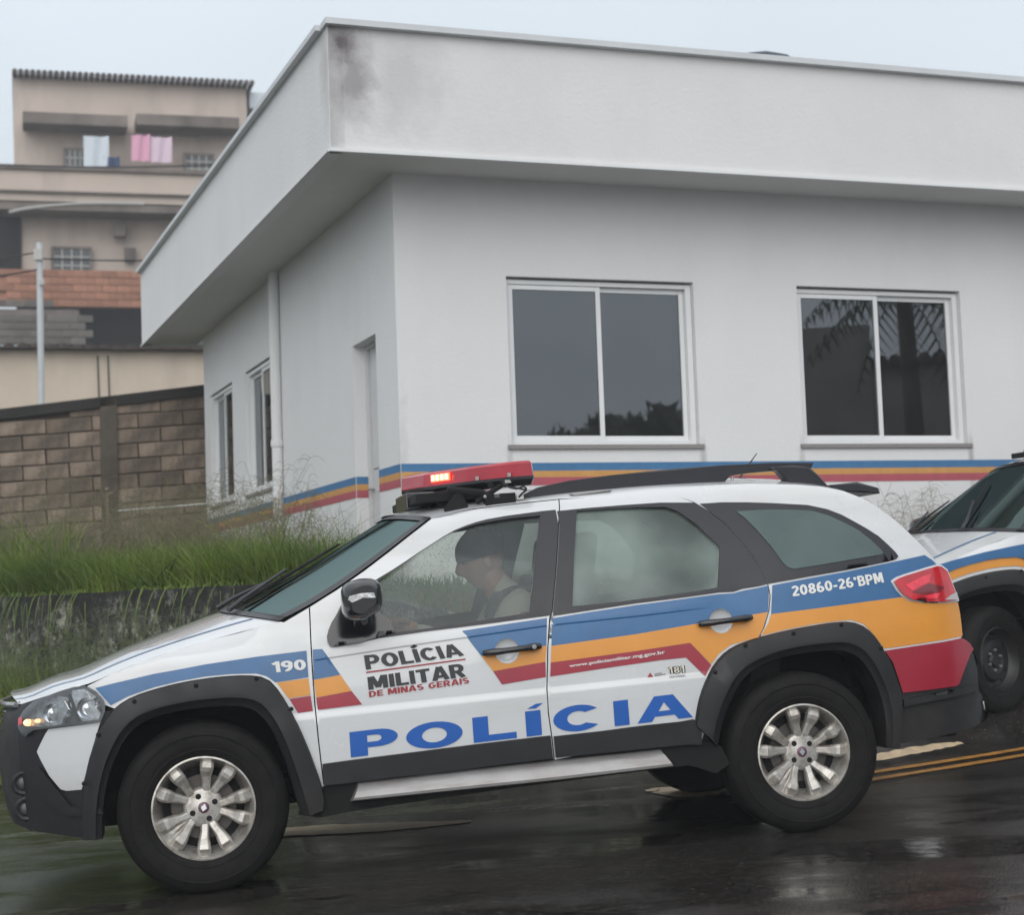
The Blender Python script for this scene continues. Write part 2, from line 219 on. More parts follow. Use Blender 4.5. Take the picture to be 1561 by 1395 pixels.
def glass(name,tint,fog,fogcol,refl=1.5,rough=.03,scale=14.,fvar=.25,minrefl=0.,drops=.0,gcol=(.9,.95,1)):
    """thin pane: see-through tint + fresnel reflection + a film of condensation (on the windscreen: painted teal reflections)"""
    m=bpy.data.materials.new(name); m.use_nodes=True; t=m.node_tree; t.nodes.clear(); L=t.links.new
    o=N(t,'ShaderNodeOutputMaterial'); tr=N(t,'ShaderNodeBsdfTransparent'); tr.inputs[0].default_value=(*tint,1)
    df=N(t,'ShaderNodeBsdfDiffuse'); df.inputs[0].default_value=(*fogcol,1)
    gl=N(t,'ShaderNodeBsdfGlossy'); gl.inputs['Roughness'].default_value=rough; gl.inputs[0].default_value=(*gcol,1)
    fr=N(t,'ShaderNodeFresnel'); fr.inputs[0].default_value=refl
    tc=N(t,'ShaderNodeTexCoord'); nz=N(t,'ShaderNodeTexNoise',inp={'Scale':scale*.2,'Detail':3.,'Roughness':.5}); L(tc.outputs['Object'],nz.inputs['Vector'])
    mp=N(t,'ShaderNodeMapRange',inp={'From Min':.32,'From Max':.68,'To Min':max(0,fog-fvar),'To Max':min(1,fog+fvar)}); L(nz.outputs[0],mp.inputs['Value'])
    f=mp.outputs[0]
    if drops>0:
        vo=N(t,'ShaderNodeTexVoronoi',inp={'Scale':85.}); L(tc.outputs['Object'],vo.inputs['Vector'])
        dm=N(t,'ShaderNodeMapRange',inp={'From Min':.18,'From Max':.26,'To Min':drops,'To Max':0.}); L(vo.outputs['Distance'],dm.inputs['Value'])
        ad=N(t,'ShaderNodeMath',operation='ADD',use_clamp=True); L(f,ad.inputs[0]); L(dm.outputs[0],ad.inputs[1]); f=ad.outputs[0]
    a=N(t,'ShaderNodeMixShader'); L(f,a.inputs[0]); L(tr.outputs[0],a.inputs[1]); L(df.outputs[0],a.inputs[2])
    mx=N(t,'ShaderNodeMath',operation='MAXIMUM',inp={1:minrefl}); L(fr.outputs[0],mx.inputs[0])
    c=N(t,'ShaderNodeMixShader'); L(mx.outputs[0],c.inputs[0]); L(a.outputs[0],c.inputs[1]); L(gl.outputs[0],c.inputs[2]); L(c.outputs[0],o.inputs[0])
    return m
M={}
M['plaster']=mat('white_plaster',(.73,.735,.74),.85,var=.04,vscale=1.3,bump=.35,bscale=38,streak=((.50,.48,.45),.13,(1.6,1.6,.5)))
M['plaster_fascia']=mat('fascia_plaster',(.71,.71,.71),.85,var=.05,vscale=1.1,bump=.35,bscale=35,streak=((.52,.48,.46),.22,(1.1,1.1,.7)))
M['soffit']=mat('soffit_plaster',(.70,.70,.69),.9,var=.05,vscale=2)
M['trim_metal']=mat('flashing',(.62,.64,.66),.5,var=.12,vscale=3)
M['alu_white']=mat('white_aluminium',(.76,.77,.78),.35,var=.04,vscale=9)
M['granite']=mat('granite_sill',(.33,.31,.30),.5,var=.5,vscale=90,bump=.1)
M['w_blue']=mat('wall_paint_blue',(.06,.19,.38),.7,var=.18,vscale=9,bump=.2,bscale=45)
M['w_orange']=mat('wall_paint_orange',(.62,.32,.10),.7,var=.16,vscale=9,bump=.2,bscale=45)
M['w_red']=mat('wall_paint_red',(.46,.10,.13),.7,var=.18,vscale=9,bump=.2,bscale=45)
M['door_paint']=mat('door_paint',(.60,.60,.61),.6,var=.06,vscale=5)
M['room']=mat('dark_room',(.12,.12,.125),.9)  # indoor shade carried by one dark colour
M['bglass']=glass('window_glass',(.62,.66,.66),.05,(.2,.2,.2),refl=1.62,rough=.012,fvar=.03,minrefl=.165)
M['teal_reflection']=mat('teal_sky_reflection',(.16,.42,.38),.7)
M['white']=mat('car_white',(.60,.615,.63),.24,coat=1.,var=.05,vscale=2.2,bump=.02,bscale=220,dist=.002,streak=((.40,.36,.32),.26,(1.2,2.,7.)),rvar=.06,coatr=.04)
M['blue']=mat('vinyl_blue',(.030,.130,.305),.34,coat=.3,var=.18,vscale=7,bump=.02,bscale=200,rvar=.06,coatr=.15)
M['orange']=mat('vinyl_orange',(.70,.285,.035),.34,coat=.3,var=.12,vscale=5,rvar=.06,coatr=.15)
M['red']=mat('vinyl_red',(.33,.014,.035),.34,coat=.3,var=.15,vscale=5,rvar=.06,coatr=.15)
M['textblue']=mat('lettering_blue',(.008,.10,.42),.4,var=.1)
M['textblack']=mat('lettering_black',(.014,.016,.02),.4)
M['textred']=mat('lettering_red',(.30,.02,.03),.4)
M['textwhite']=mat('lettering_white',(.70,.70,.68),.45)
M['cream']=mat('sticker_cream',(.68,.64,.52),.5)
M['plastic']=mat('dark_plastic',(.0165,.017,.0195),.48,spec=.4,var=.35,vscale=5,bump=.12,bscale=420,dist=.002,rvar=.1)
M['plastic2']=mat('satin_black_trim',(.016,.016,.022),.35,var=.2,vscale=5,rvar=.06)
M['gloss_black']=mat('gloss_black',(.008,.009,.011),.16,coat=.4)
M['seam']=mat('shut_line_dark',(.10,.10,.10),.8)
M['black']=mat('matt_black',(.006,.006,.006),.9)
M['rubber']=mat('tyre_rubber',(.0085,.0078,.0076),.75,spec=.25,var=.4,vscale=14,bump=.25,bscale=120,dist=.003,rvar=.1)
M['alloy']=mat('alloy_silver',(.52,.505,.48),.34,metal=.55,var=.3,vscale=14,col2=(.42,.39,.35),rvar=.1,streak=((.13,.10,.08),.7,(24,24,24)))
M['alloy_in']=mat('alloy_barrel',(.25,.23,.215),.45,metal=.6,var=.4,vscale=16,col2=(.07,.06,.055))
M['steel_dark']=mat('steel_wheel_black',(.022,.022,.023),.45,metal=.2,var=.4,vscale=20)
M['silver']=mat('silver_sill',(.42,.42,.43),.36,metal=.5,var=.25,vscale=4,col2=(.30,.28,.265),streak=((.16,.11,.08),.5,(3.,5.,26.)))
M['disc']=mat('brake_disc',(.10,.09,.085),.5,metal=.6)
M['lamp_red']=mat('tail_lamp_red',(.60,.008,.022),.10,coat=1.,var=.4,vscale=14)
M['lamp_bright']=mat('tail_lamp_facet',(.90,.035,.07),.10,coat=1.,var=.3,vscale=30)
M['lamp_dark']=mat('tail_lamp_dark',(.16,.006,.012),.10,coat=1.)
M['lamp_clear']=mat('tail_lamp_clear',(.42,.40,.40),.12,coat=1.)
M['bar_red']=mat('beacon_lens_red',(.42,.008,.026),.16,coat=.8,var=.25,vscale=9)
M['led']=mat('lit_led',(1,.3,.15),.4,emis=(1.,.05,.03),estr=3.5)
M['led_core']=mat('lit_led_core',(1,.6,.4),.4,emis=(1.,.45,.22),estr=9.)
M['bulb']=mat('lit_parking_bulb',(1,.6,.3),.4,emis=(1.,.52,.22),estr=2.4)
M['chrome']=mat('chrome',(.75,.76,.78),.08,metal=1.)
M['refl']=mat('lamp_reflector',(.80,.81,.82),.22,metal=.9,var=.5,vscale=34,col2=(.30,.29,.28))
M['lampbowl']=mat('lamp_bowl',(.85,.86,.88),.18,metal=1.)
M['lamphouse']=mat('lamp_housing_grey',(.13,.13,.135),.35,metal=.5,var=.4,vscale=20)
M['hglass']=glass('headlight_lens',(.85,.87,.88),.08,(.5,.5,.5),refl=1.5,rough=.03,fvar=.05)
M['fglass']=glass('front_side_glass',(.86,.90,.86),.17,(.27,.31,.31),refl=1.36,rough=.04,fvar=.07,drops=.14)
M['fglass_far']=glass('far_side_glass',(.84,.88,.85),.10,(.40,.43,.40),refl=1.4,rough=.04,fvar=.06,drops=.5)
M['rglass']=glass('rear_side_glass',(.55,.63,.59),.50,(.25,.31,.28),refl=1.42,rough=.06,fvar=.38,scale=9)
M['qglass']=glass('quarter_glass',(.36,.44,.42),.50,(.14,.20,.19),refl=1.55,rough=.05,fvar=.12,scale=12)
M['windshield']=glass('windscreen_glass',(.40,.52,.48),.20,(.16,.27,.25),refl=1.30,rough=.04,fvar=.22,scale=16,gcol=(.155,.215,.21))  # noisy teal film paints reflections into the windscreen's colour
M['fog_dim']=mat('fog_lamp_lens',(.035,.035,.04),.3,coat=.3)
M['mirror']=mat('mirror_glass',(.8,.82,.84),.03,metal=1.)
M['seat']=mat('seat_fabric',(.030,.033,.040),.95,var=.3,vscale=10,bump=.2)
M['dash']=mat('dashboard_plastic',(.045,.048,.055),.7,var=.2)
M['liner']=mat('headliner',(.22,.23,.22),.95)
M['skin']=mat('skin',(.25,.13,.09),.55,var=.12,vscale=20)
M['hair']=mat('dark_hair',(.006,.007,.010),.8,bump=.4,bscale=90)
M['vest']=mat('dark_vest',(.020,.024,.030),.9,bump=.3,bscale=60)
M['beige']=mat('beige_sleeve',(.25,.235,.205),.9,var=.1,bump=.3,bscale=30)
M['patch']=mat('arm_patch',(.26,.12,.11),.8)
M['yellowish']=mat('yellow_badge',(.45,.42,.16),.6)
M['cable']=mat('black_cable',(.01,.01,.012),.5)
M['boxwhite']=mat('white_plastic',(.55,.55,.53),.5)
M['badge']=mat('wheel_badge',(.14,.07,.10),.4,metal=.3)

stain(M['white'],[((-.62,0,.25),(.42,3,.20),.55),((.40,0,.22),(.9,3,.13),.45),((1.95,0,.3),(.4,3,.2),.35),((-1.75,0,.35),(.3,3,.2),.35)],(.27,.235,.20))
stain(M['plastic'],[((-.75,0,.15),(.35,3,.25),.6),((0,0,.18),(2.5,3,.10),.5),((1.75,0,.25),(.35,3,.3),.55),((.72,0,.2),(.3,3,.3),.5)],(.050,.043,.037))
# ------------------------------------------------------------------ mesh helpers
def link(o,parent=None):
    COL.objects.link(o)
    if parent is not None: o.parent=parent
    return o
def mobj(name,V,F,m,parent=None,smooth=True,normals=None):
    me=bpy.data.meshes.new(name); me.from_pydata([tuple(map(float,v)) for v in V],[],[tuple(f) for f in F])
    me.materials.append(m)
    if smooth: me.polygons.foreach_set('use_smooth',[True]*len(me.polygons))
    if normals is not None: me.normals_split_custom_set(normals)
    me.update(); return link(bpy.data.objects.new(name,me),parent)
def empty(name,loc=(0,0,0),rz=0,parent=None):
    o=bpy.data.objects.new(name,None); o.empty_display_size=.2; o.location=loc; o.rotation_euler=(0,0,rz); return link(o,parent)
def tag(o,label=None,cat=None,group=None,kind=None):
    if label:o['label']=label
    if cat:o['category']=cat
    if group:o['group']=group
    if kind:o['kind']=kind
    return o
class MB:
    def __init__(s): s.V=[];s.F=[]
    def add(s,V,F):
        n=len(s.V); s.V+= [tuple(v) for v in V]; s.F+=[tuple(i+n for i in f) for f in F]; return s
    def box(s,c,d,R=None):
        x,y,z=[k/2 for k in d]; V=[Vector((i*x,j*y,k*z)) for i in(-1,1) for j in(-1,1) for k in(-1,1)]
        if R is not None: V=[R@v for v in V]
        V=[v+Vector(c) for v in V]
        return s.add(V,[(0,1,3,2),(4,6,7,5),(0,4,5,1),(2,3,7,6),(0,2,6,4),(1,5,7,3)])
    def tube(s,P,r,n=8,cap=True):
        P=[Vector(p) for p in P]; R=r if isinstance(r,(list,tuple)) else [r]*len(P); V=[];F=[]
        nrm=None
        for i,p in enumerate(P):
            d=(P[min(i+1,len(P)-1)]-P[max(i-1,0)]).normalized()
            if nrm is None: nrm=d.orthogonal().normalized()
            nrm=(nrm-d*nrm.dot(d)).normalized(); b=d.cross(nrm)
            for k in range(n):
                a=2*math.pi*k/n; V.append(p+(nrm*math.cos(a)+b*math.sin(a))*R[i])
        for i in range(len(P)-1):
            for k in range(n): F.append((i*n+k,i*n+(k+1)%n,(i+1)*n+(k+1)%n,(i+1)*n+k))
        if cap: F.append(tuple(range(n))[::-1]); F.append(tuple(range((len(P)-1)*n,len(P)*n)))
        return s.add(V,F)
    def lathe(s,prof,c=(0,0,0),axis='y',n=48):
        V=[];F=[];m=len(prof)
        for k in range(n):
            a=2*math.pi*k/n
            for r,h in prof:
                if axis=='y': V.append((c[0]+r*math.cos(a),c[1]+h,c[2]+r*math.sin(a)))
                elif axis=='z': V.append((c[0]+r*math.cos(a),c[1]+r*math.sin(a),c[2]+h))
                else: V.append((c[0]+h,c[1]+r*math.cos(a),c[2]+r*math.sin(a)))
        for k in range(n):
            for j in range(m-1): F.append((k*m+j,k*m+j+1,((k+1)%n)*m+j+1,((k+1)%n)*m+j))
        return s.add(V,F)
    def ell(s,c,r,n=12,m=8,R=None):
        V=[];F=[]
        for j in range(m+1):
            t=math.pi*j/m
            for i in range(n):
                a=2*math.pi*i/n; v=Vector((r[0]*math.sin(t)*math.cos(a),r[1]*math.sin(t)*math.sin(a),r[2]*math.cos(t)))
                if R is not None:v=R@v
                V.append(v+Vector(c))
        for j in range(m):
            for i in range(n):F.append((j*n+i,j*n+(i+1)%n,(j+1)*n+(i+1)%n,(j+1)*n+i))
        return s.add(V,F)
    def prism(s,pts,y0,y1,f=None,bev=0):
        """pts (x,z) polygon extruded from y0 to y1 (f maps x,y,z)"""
        f=f or (lambda x,y,z:(x,y,z)); n=len(pts); cx=sum(p[0] for p in pts)/n; cz=sum(p[1] for p in pts)/n
        rings=[(y0,0)]+([(y0+(y1-y0)*.0,0)] if 0 else [])+[(y1,0)]
        if bev>0:
            d=(1 if y1>y0 else -1)*bev; rings=[(y0,bev),(y0+d,0),(y1-d,0),(y1,bev)]
        V=[]
        for y,ins in rings:
            for x,z in pts:
                dx,dz=cx-x,cz-z; l=math.hypot(dx,dz) or 1; V.append(f(x+dx/l*ins,y,z+dz/l*ins))
        F=[]
        for j in range(len(rings)-1):
            for i in range(n):F.append((j*n+i,j*n+(i+1)%n,(j+1)*n+(i+1)%n,(j+1)*n+i))
        F.append(tuple(range(n))[::-1]); F.append(tuple(range((len(rings)-1)*n,len(rings)*n)))
        return s.add(V,F)
    def build(s,name,m,parent=None,smooth=False,bevel=0.,auto=True):
        me=bpy.data.meshes.new(name); me.from_pydata([tuple(map(float,v)) for v in s.V],[],s.F); me.materials.append(m)
        bm=bmesh.new(); bm.from_mesh(me)
        bmesh.ops.remove_doubles(bm,verts=bm.verts,dist=1e-5)
        bmesh.ops.recalc_face_normals(bm,faces=bm.faces)
        if bevel>0:
            es=[e for e in bm.edges if e.is_manifold and e.calc_face_angle(0)>.6]
            bmesh.ops.bevel(bm,geom=es,offset=bevel,segments=2,affect='EDGES',profile=.6,clamp_overlap=True)
        for f in bm.faces:f.smooth=smooth
        if smooth and auto:
            for e in bm.edges:
                if e.is_manifold and e.calc_face_angle(0)>.7: e.smooth=False
        bm.to_mesh(me); bm.free(); return link(bpy.data.objects.new(name,me),parent)
def densify(P,step):
    out=[]
    for i,p in enumerate(P):
        q=P[(i+1)%len(P)]; d=math.hypot(q[0]-p[0],q[1]-p[1]); n=max(1,int(math.ceil(d/step)))
        for k in range(n): out.append((p[0]+(q[0]-p[0])*k/n,p[1]+(q[1]-p[1])*k/n))
    return out
def smooth_line(P,n=3,closed=False):
    """Catmull-Rom through P"""
    P=[tuple(p) for p in P]; out=[]; L=len(P)
    for i in range(L if closed else L-1):
        g=lambda k:P[k%L] if closed else P[min(max(k,0),L-1)]
        p0,p1,p2,p3=g(i-1),g(i),g(i+1),g(i+2)
        for k in range(n):
            t=k/n; out.append(tuple(.5*((2*b)+(-a+c)*t+(2*a-5*b+4*c-d)*t*t+(-a+3*b-3*c+d)*t**3) for a,b,c,d in zip(p0,p1,p2,p3)))
    if not closed: out.append(P[-1])
    return out
def dedupe(P,eps=1e-4):
    out=[]
    for p in P:
        if not out or math.hypot(p[0]-out[-1][0],p[1]-out[-1][1])>eps: out.append(p)
    if math.hypot(out[0][0]-out[-1][0],out[0][1]-out[-1][1])<eps: out.pop()
    return out
def inside(pts,poly):
    x=pts[:,0];y=pts[:,1];r=np.zeros(len(pts),bool);P=np.array(poly);Q=np.roll(P,-1,0)
    for (x0,y0),(x1,y1) in zip(P,Q):
        if y0==y1: continue
        c=((y0>y)!=(y1>y))&(x<(x1-x0)*(y-y0)/(y1-y0)+x0); r^=c
    return r
def tri2d(outline,holes,grid,extra=None):
    loops=[densify(dedupe(outline),grid or 9)]+[densify(dedupe(h),grid or 9) for h in holes]
    vs=[];es=[]
    for l in loops:
        n=len(vs); vs+=l; es+=[(n+i,n+(i+1)%len(l)) for i in range(len(l))]
    lines=[]
    if extra and isinstance(extra[0],list): lines=extra; extra=None
    if grid:
        A=np.array(loops[0]);x0,y0=A.min(0);x1,y1=A.max(0)
        gx=np.arange(math.floor(x0/grid)*grid,x1,grid);gy=np.arange(math.floor(y0/grid)*grid,y1,grid)
        G=np.array([(a+(.5*grid if j%2 else 0),b) for j,b in enumerate(gy) for a in gx])
        if extra is not None: G=np.vstack([G,np.array(extra)])
        k=inside(G,loops[0])
        for h in loops[1:]: k&=~inside(G,h)
        G=G[k]
        if len(G):
            B=np.array(vs); d=np.sqrt(((G[:,None,:]-B[None])**2).sum(2)).min(1); G=G[d>min(grid*.3,.006)]; vs+= [tuple(g) for g in G]
    for ln in lines:
        q=np.array(ln); ok=inside(q,loops[0])
        for h in loops[1:]: ok&=~inside(q,h)
        B=np.array(vs[:sum(len(l) for l in loops)]); ok&=np.sqrt(((q[:,None,:]-B[None])**2).sum(2)).min(1)>.003
        last=None
        for p,o in zip(ln,ok):
            if o:
                vs.append(p)
                if last is not None: es.append((last,len(vs)-1))
                last=len(vs)-1
            else: last=None
    r=delaunay_2d_cdt([Vector(v) for v in vs],es,[],0,1e-6)
    V=[(v.x,v.y) for v in r[0]]; F=[tuple(f) for f in r[2]]
    C=np.array([[sum(V[i][0] for i in f)/3,sum(V[i][1] for i in f)/3] for f in F]); k=inside(C,loops[0])
    for h in loops[1:]: k&=~inside(C,h)
    F=[f for f,q in zip(F,k) if q]
    return V,F
def patch(name,outline,m,parent,mapf,off=0.,thick=0.,holes=(),grid=.05,extra=None,flat=False):
    V2,F2=tri2d(outline,list(holes),grid,extra)
    used=sorted({i for f in F2 for i in f}); mp={o:i for i,o in enumerate(used)}; V2=[V2[i] for i in used]; F2=[tuple(mp[i] for i in f) for f in F2]
    h=1e-4
    P=[Vector(mapf(u,v,off)) for u,v in V2]; Nn=[]
    for (u,v),p in zip(V2,P):
        o=(Vector(mapf(u,v,off+.01))-p)
        du=Vector(mapf(u+h,v,off))-Vector(mapf(u-h,v,off)); dw=Vector(mapf(u,v+h,off))-Vector(mapf(u,v-h,off))
        n=du.cross(dw).normalized()
        if n.dot(o)<0:n=-n
        Nn.append(n)
    V=list(P);F=[];LN=[]
    # orient
    for f in F2:
        a,b,c=[P[i] for i in f]; n=(b-a).cross(c-a)
        if n.dot(Nn[f[0]])<0: f=f[::-1]
        F.append(f); LN+=[Nn[i] for i in f]
    if thick>0:
        cnt={}
        for f in F:
            for i in range(3):
                a,b=f[i],f[(i+1)%3]; cnt[(a,b)]=1
        bd=[(a,b) for (a,b) in cnt if (b,a) not in cnt]; back={}
        def bk(i):
            if i not in back:
                V.append(Vector(mapf(*V2[i],off-thick))); back[i]=len(V)-1
            return back[i]
        for a,b in bd:
            f=(b,a,bk(a),bk(b)); F.append(f)
            n=(V[f[1]]-V[f[0]]).cross(V[f[2]]-V[f[1]])
            n=n.normalized() if n.length>1e-12 else Vector((0,0,1)); LN+=[n]*4
    return mobj(name,V,F,m,parent,True,LN)
def grid_surf(name,rows,m,parent,thick=0.,close=False):
    R=len(rows);C=len(rows[0]); V=[p for r in rows for p in r]; F=[]
    for i in range(R-1):
        for j in range(C-1):F.append((i*C+j,i*C+j+1,(i+1)*C+j+1,(i+1)*C+j))
    return mobj(name,V,F,m,parent,True)
def resample(P,n):
    P=[tuple(p) for p in P]; d=[0]
    for a,b in zip(P,P[1:]): d.append(d[-1]+math.dist(a,b))
    out=[]
    for k in range(n):
        t=d[-1]*k/(n-1); i=0
        while i<len(d)-2 and d[i+1]<t:i+=1
        u=(t-d[i])/((d[i+1]-d[i]) or 1); out.append(tuple(a+(b-a)*u for a,b in zip(P[i],P[i+1])))
    return out
_txt={}
def text2d(body,bold=.02,spacing=1.,shear=0.):
    cu=bpy.data.curves.new('t','FONT'); cu.body=body; cu.size=1; cu.offset=bold; cu.space_character=spacing; cu.resolution_u=5; cu.shear=shear
    o=bpy.data.objects.new('t',cu); COL.objects.link(o); dg=bpy.context.evaluated_depsgraph_get(); me=bpy.data.meshes.new_from_object(o.evaluated_get(dg))
    bpy.data.objects.remove(o); bpy.data.curves.remove(cu)
    V=[(v.co.x,v.co.y) for v in me.vertices]; F=[tuple(p.vertices) for p in me.polygons]; bpy.data.meshes.remove(me)
    x0=min(v[0] for v in V);x1=max(v[0] for v in V);y0=min(v[1] for v in V);y1=max(v[1] for v in V)
    return [((x-x0)/(x1-x0),(y-y0)/(y1-y0)) for x,y in V],F
def lettering(name,body,quad,m,parent,mapf,off,bold=.02,spacing=1.,step=.05):
    """quad = (TL,BL,BR,TR) in (u,v)"""
    V,F=text2d(body,bold,spacing); TL,BL,BR,TR=quad
    def Q(s,t):
        return tuple((BL[i]*(1-s)+BR[i]*s)*(1-t)+(TL[i]*(1-s)+TR[i]*s)*t for i in (0,1))
    me=bpy.data.meshes.new(name); me.from_pydata([(*Q(s,t),0) for s,t in V],[],F); bm=bmesh.new(); bm.from_mesh(me)
    xs=[v.co.x for v in bm.verts]; x=min(xs)+step
    while x<max(xs):
        bmesh.ops.bisect_plane(bm,geom=bm.verts[:]+bm.edges[:]+bm.faces[:],plane_co=(x,0,0),plane_no=(1,0,0)); x+=step
    bmesh.ops.triangulate(bm,faces=bm.faces[:])
    for v in bm.verts: v.co=Vector(mapf(v.co.x,v.co.y,off))
    out=Vector(mapf(*BL,.1))-Vector(mapf(*BL,0))
    for f in bm.faces:
        f.normal_update()
        if f.normal.dot(out)<0:f.normal_flip()
    bm.to_mesh(me);bm.free();me.materials.append(m); return link(bpy.data.objects.new(name,me),parent)
_SF={}
def _glyphs():
    def arc(cx,cy,rx,ry,a0,a1,n=10): return [(cx+rx*math.cos(math.radians(a0+(a1-a0)*k/n)),cy+ry*math.sin(math.radians(a0+(a1-a0)*k/n))) for k in range(n+1)]
    h=.1; t=.9
    P=[(h,.45),(.32,.45)]+arc(.32,.675,.16,.225,-90,90,8)+[(h,t)]
    g={'I':(.2,[[(h,0),(h,1)]]),'Í':(.2,[[(h,0),(h,1)],[(.02,1.10),(.22,1.27)]]),'L':(.5,[[(h,1),(h,h),(.5,h)]]),
    'P':(.58,[[(h,0),(h,1)],P]),'O':(.66,[arc(.33,.5,.23,.40,0,360,24)]),'C':(.62,[arc(.33,.5,.23,.40,42,318,18)]),
    'A':(.66,[[(.08,0),(.31,1)],[(.58,0),(.35,1)],[(.17,.27),(.49,.27)]]),'M':(.78,[[(h,0),(h,1)],[(.68,0),(.68,1)],[(.16,1),(.39,.12)],[(.62,1),(.39,.12)]]),
    'T':(.56,[[(0,t),(.56,t)],[(.28,0),(.28,1)]]),'R':(.62,[[(h,0),(h,1)],P,[(.30,.47),(.52,0)]]),
    'D':(.62,[[(h,0),(h,1)],[(h,h),(.28,h)]+arc(.28,.5,.23,.40,-90,90,10)+[(h,t)]]),'E':(.52,[[(h,0),(h,1)],[(h,t),(.52,t)],[(h,.5),(.48,.5)],[(h,h),(.52,h)]]),
    'N':(.62,[[(h,0),(h,1)],[(.52,0),(.52,1)],[(.14,1),(.48,0)]]),'S':(.58,[arc(.29,.70,.19,.20,40,250,10)+arc(.29,.30,.19,.20,70,-140,10)]),
    'G':(.66,[arc(.33,.5,.23,.40,45,350,18)+[(.56,.45),(.36,.45)]]),'B':(.60,[[(h,0),(h,1)],[(h,t),(.32,t)]+arc(.32,.71,.14,.19,90,-90,8)+[(h,.52)],[(h,.52),(.34,.52)]+arc(.34,.31,.16,.21,90,-90,8)+[(h,h)]]),
    '0':(.58,[arc(.29,.5,.19,.40,0,360,22)]),'1':(.36,[[(.26,0),(.26,1)],[(.02,.74),(.24,.90)]]),
    '2':(.56,[arc(.28,.70,.18,.20,165,-25,10)+[(.10,.12)],[(.04,h),(.54,h)]]),'6':(.58,[arc(.29,.31,.19,.21,0,360,18),arc(.33,.42,.23,.48,175,75,8)]),
    '8':(.58,[arc(.29,.28,.19,.18,0,360,16),arc(.29,.71,.16,.19,0,360,16)]),'9':(.58,[arc(.29,.69,.19,.21,0,360,18),arc(.25,.58,.23,.48,-5,-105,8)]),
    '-':(.34,[[(.02,.38),(.32,.38)]]),'º':(.26,[arc(.13,.80,.075,.10,0,360,12)]),' ':(.28,[])}
    return g
def stroke_text(name,body,quad,m,parent,mapf,off,w):
    """heavy sans lettering swept from stroke skeletons; quad=(TL,BL,BR,TR)"""
    g=_SF or _SF.update(_glyphs()) or _SF; gap=max(.06,.5*w*.45); V=[];F=[];x=0;Z=[]
    lay=0
    for ch in body:
        adv,st=g[ch]
        for pl in st:
            ww=w*(.55 if ch=='º' else 1)*.5; n=len(pl); closed=math.dist(pl[0],pl[-1])<1e-6; b=len(V)
            for i,p in enumerate(pl):
                if closed: q=pl[(i+1)%(n-1)] if i<n-1 else pl[1]; r=pl[i-1] if i>0 else pl[-2]
                else: q=pl[min(i+1,n-1)]; r=pl[max(i-1,0)]
                d1=Vector((p[0]-r[0],p[1]-r[1])); d2=Vector((q[0]-p[0],q[1]-p[1]))
                d1=d1.normalized() if d1.length>1e-9 else d2.normalized(); d2=d2.normalized() if d2.length>1e-9 else d1
                nn=Vector((-(d1+d2).y,(d1+d2).x)).normalized(); k=ww/max(.5,nn.dot(Vector((-d1.y,d1.x))))
                for s in(-1,1): V.append((x+p[0]+nn.x*k*s,p[1]+nn.y*k*s*(.92))); Z.append(lay*.00012)
            for i in range(n-1): F.append((b+2*i,b+2*i+1,b+2*i+3,b+2*i+2))
            lay=(lay+1)%5
        x+=adv+gap
    tot=x-gap; TL,BL,BR,TR=quad
    def Q(s,t): return tuple((BL[i]*(1-s)+BR[i]*s)*(1-t)+(TL[i]*(1-s)+TR[i]*s)*t for i in (0,1))
    W=[mapf(*Q(a/tot,b),off+z) for (a,b),z in zip(V,Z)]
    out=Vector(mapf(*BL,.1))-Vector(mapf(*BL,0)); G=[]
    for f in F:
        a,b,c=[Vector(W[i]) for i in f[:3]]; G.append(f if (b-a).cross(c-a).dot(out)>0 else f[::-1])
    return mobj(name,W,G,m,parent,False)
def copy_tree(o,parent=None,skip=(),mirror=False,cache=None):
    if o.name.split('.')[0] in skip: return None
    c=o.copy()
    if mirror and o.type=='MESH': c.data=mirrored(o.data)
    COL.objects.link(c); c.parent=parent
    if parent is not None: c.matrix_parent_inverse=o.matrix_parent_inverse.copy()
    for ch in list(o.children): copy_tree(ch,c,skip,mirror)
    return c
_mir={}
def mirrored(me):
    """mirror image across the car's centre plane (local y)"""
    if me.name in _mir: return _mir[me.name]
    k=me.name; c=bpy.data.meshes.new(me.name)
    V=[(v.co.x,-v.co.y,v.co.z) for v in me.vertices]; F=[tuple(p.vertices)[::-1] for p in me.polygons]
    c.from_pydata(V,[],F); c.materials.append(me.materials[0]); c.polygons.foreach_set('use_smooth',[p.use_smooth for p in me.polygons])
    if me.has_custom_normals:
        ln=[]
        for p in me.polygons:
            for li in reversed(range(p.loop_start,p.loop_start+p.loop_total)):
                n=me.corner_normals[li].vector; ln.append((n.x,-n.y,n.z))
        c.normals_split_custom_set(ln)
    _mir[k]=c; return c
# ------------------------------------------------------------------ the patrol car
def L(x,y,z): return (x-1.22,-y-.83,z+.329)
def sm(x,z,off=0.): return L(x,Yraw(x,z)+off,z)
def seq(a,b): return D[a][b] if isinstance(b,slice) else [D[a][b]]
ARCH_F=[((a[0]*.5+b[0]*.5),(a[1]*.5+b[1]*.5)) for a,b in zip(resample(D['fl_out'],40),resample(D['fl_in'],40))]
ARCH_R=[((a[0]*.5+b[0]*.5),(a[1]*.5+b[1]*.5)) for a,b in zip(resample(D['r_out'],40),resample(D['r_in'],40))]
ZU=[(.46,.532),(.83,.560),(1.07,.575),(1.41,.598),(1.79,.608),(2.15,.6235)]
CREASE=[[(float(x),.3235+.02*x+d) for x in np.arange(-.1,2.5,.03)] for d in(-.03,-.014,-.004,.004)]+[[(float(x),interp(ZU,x)+d) for x in np.arange(.463,2.15,.02)] for d in(-.0045,0,.0045,.012,.03,.05)]
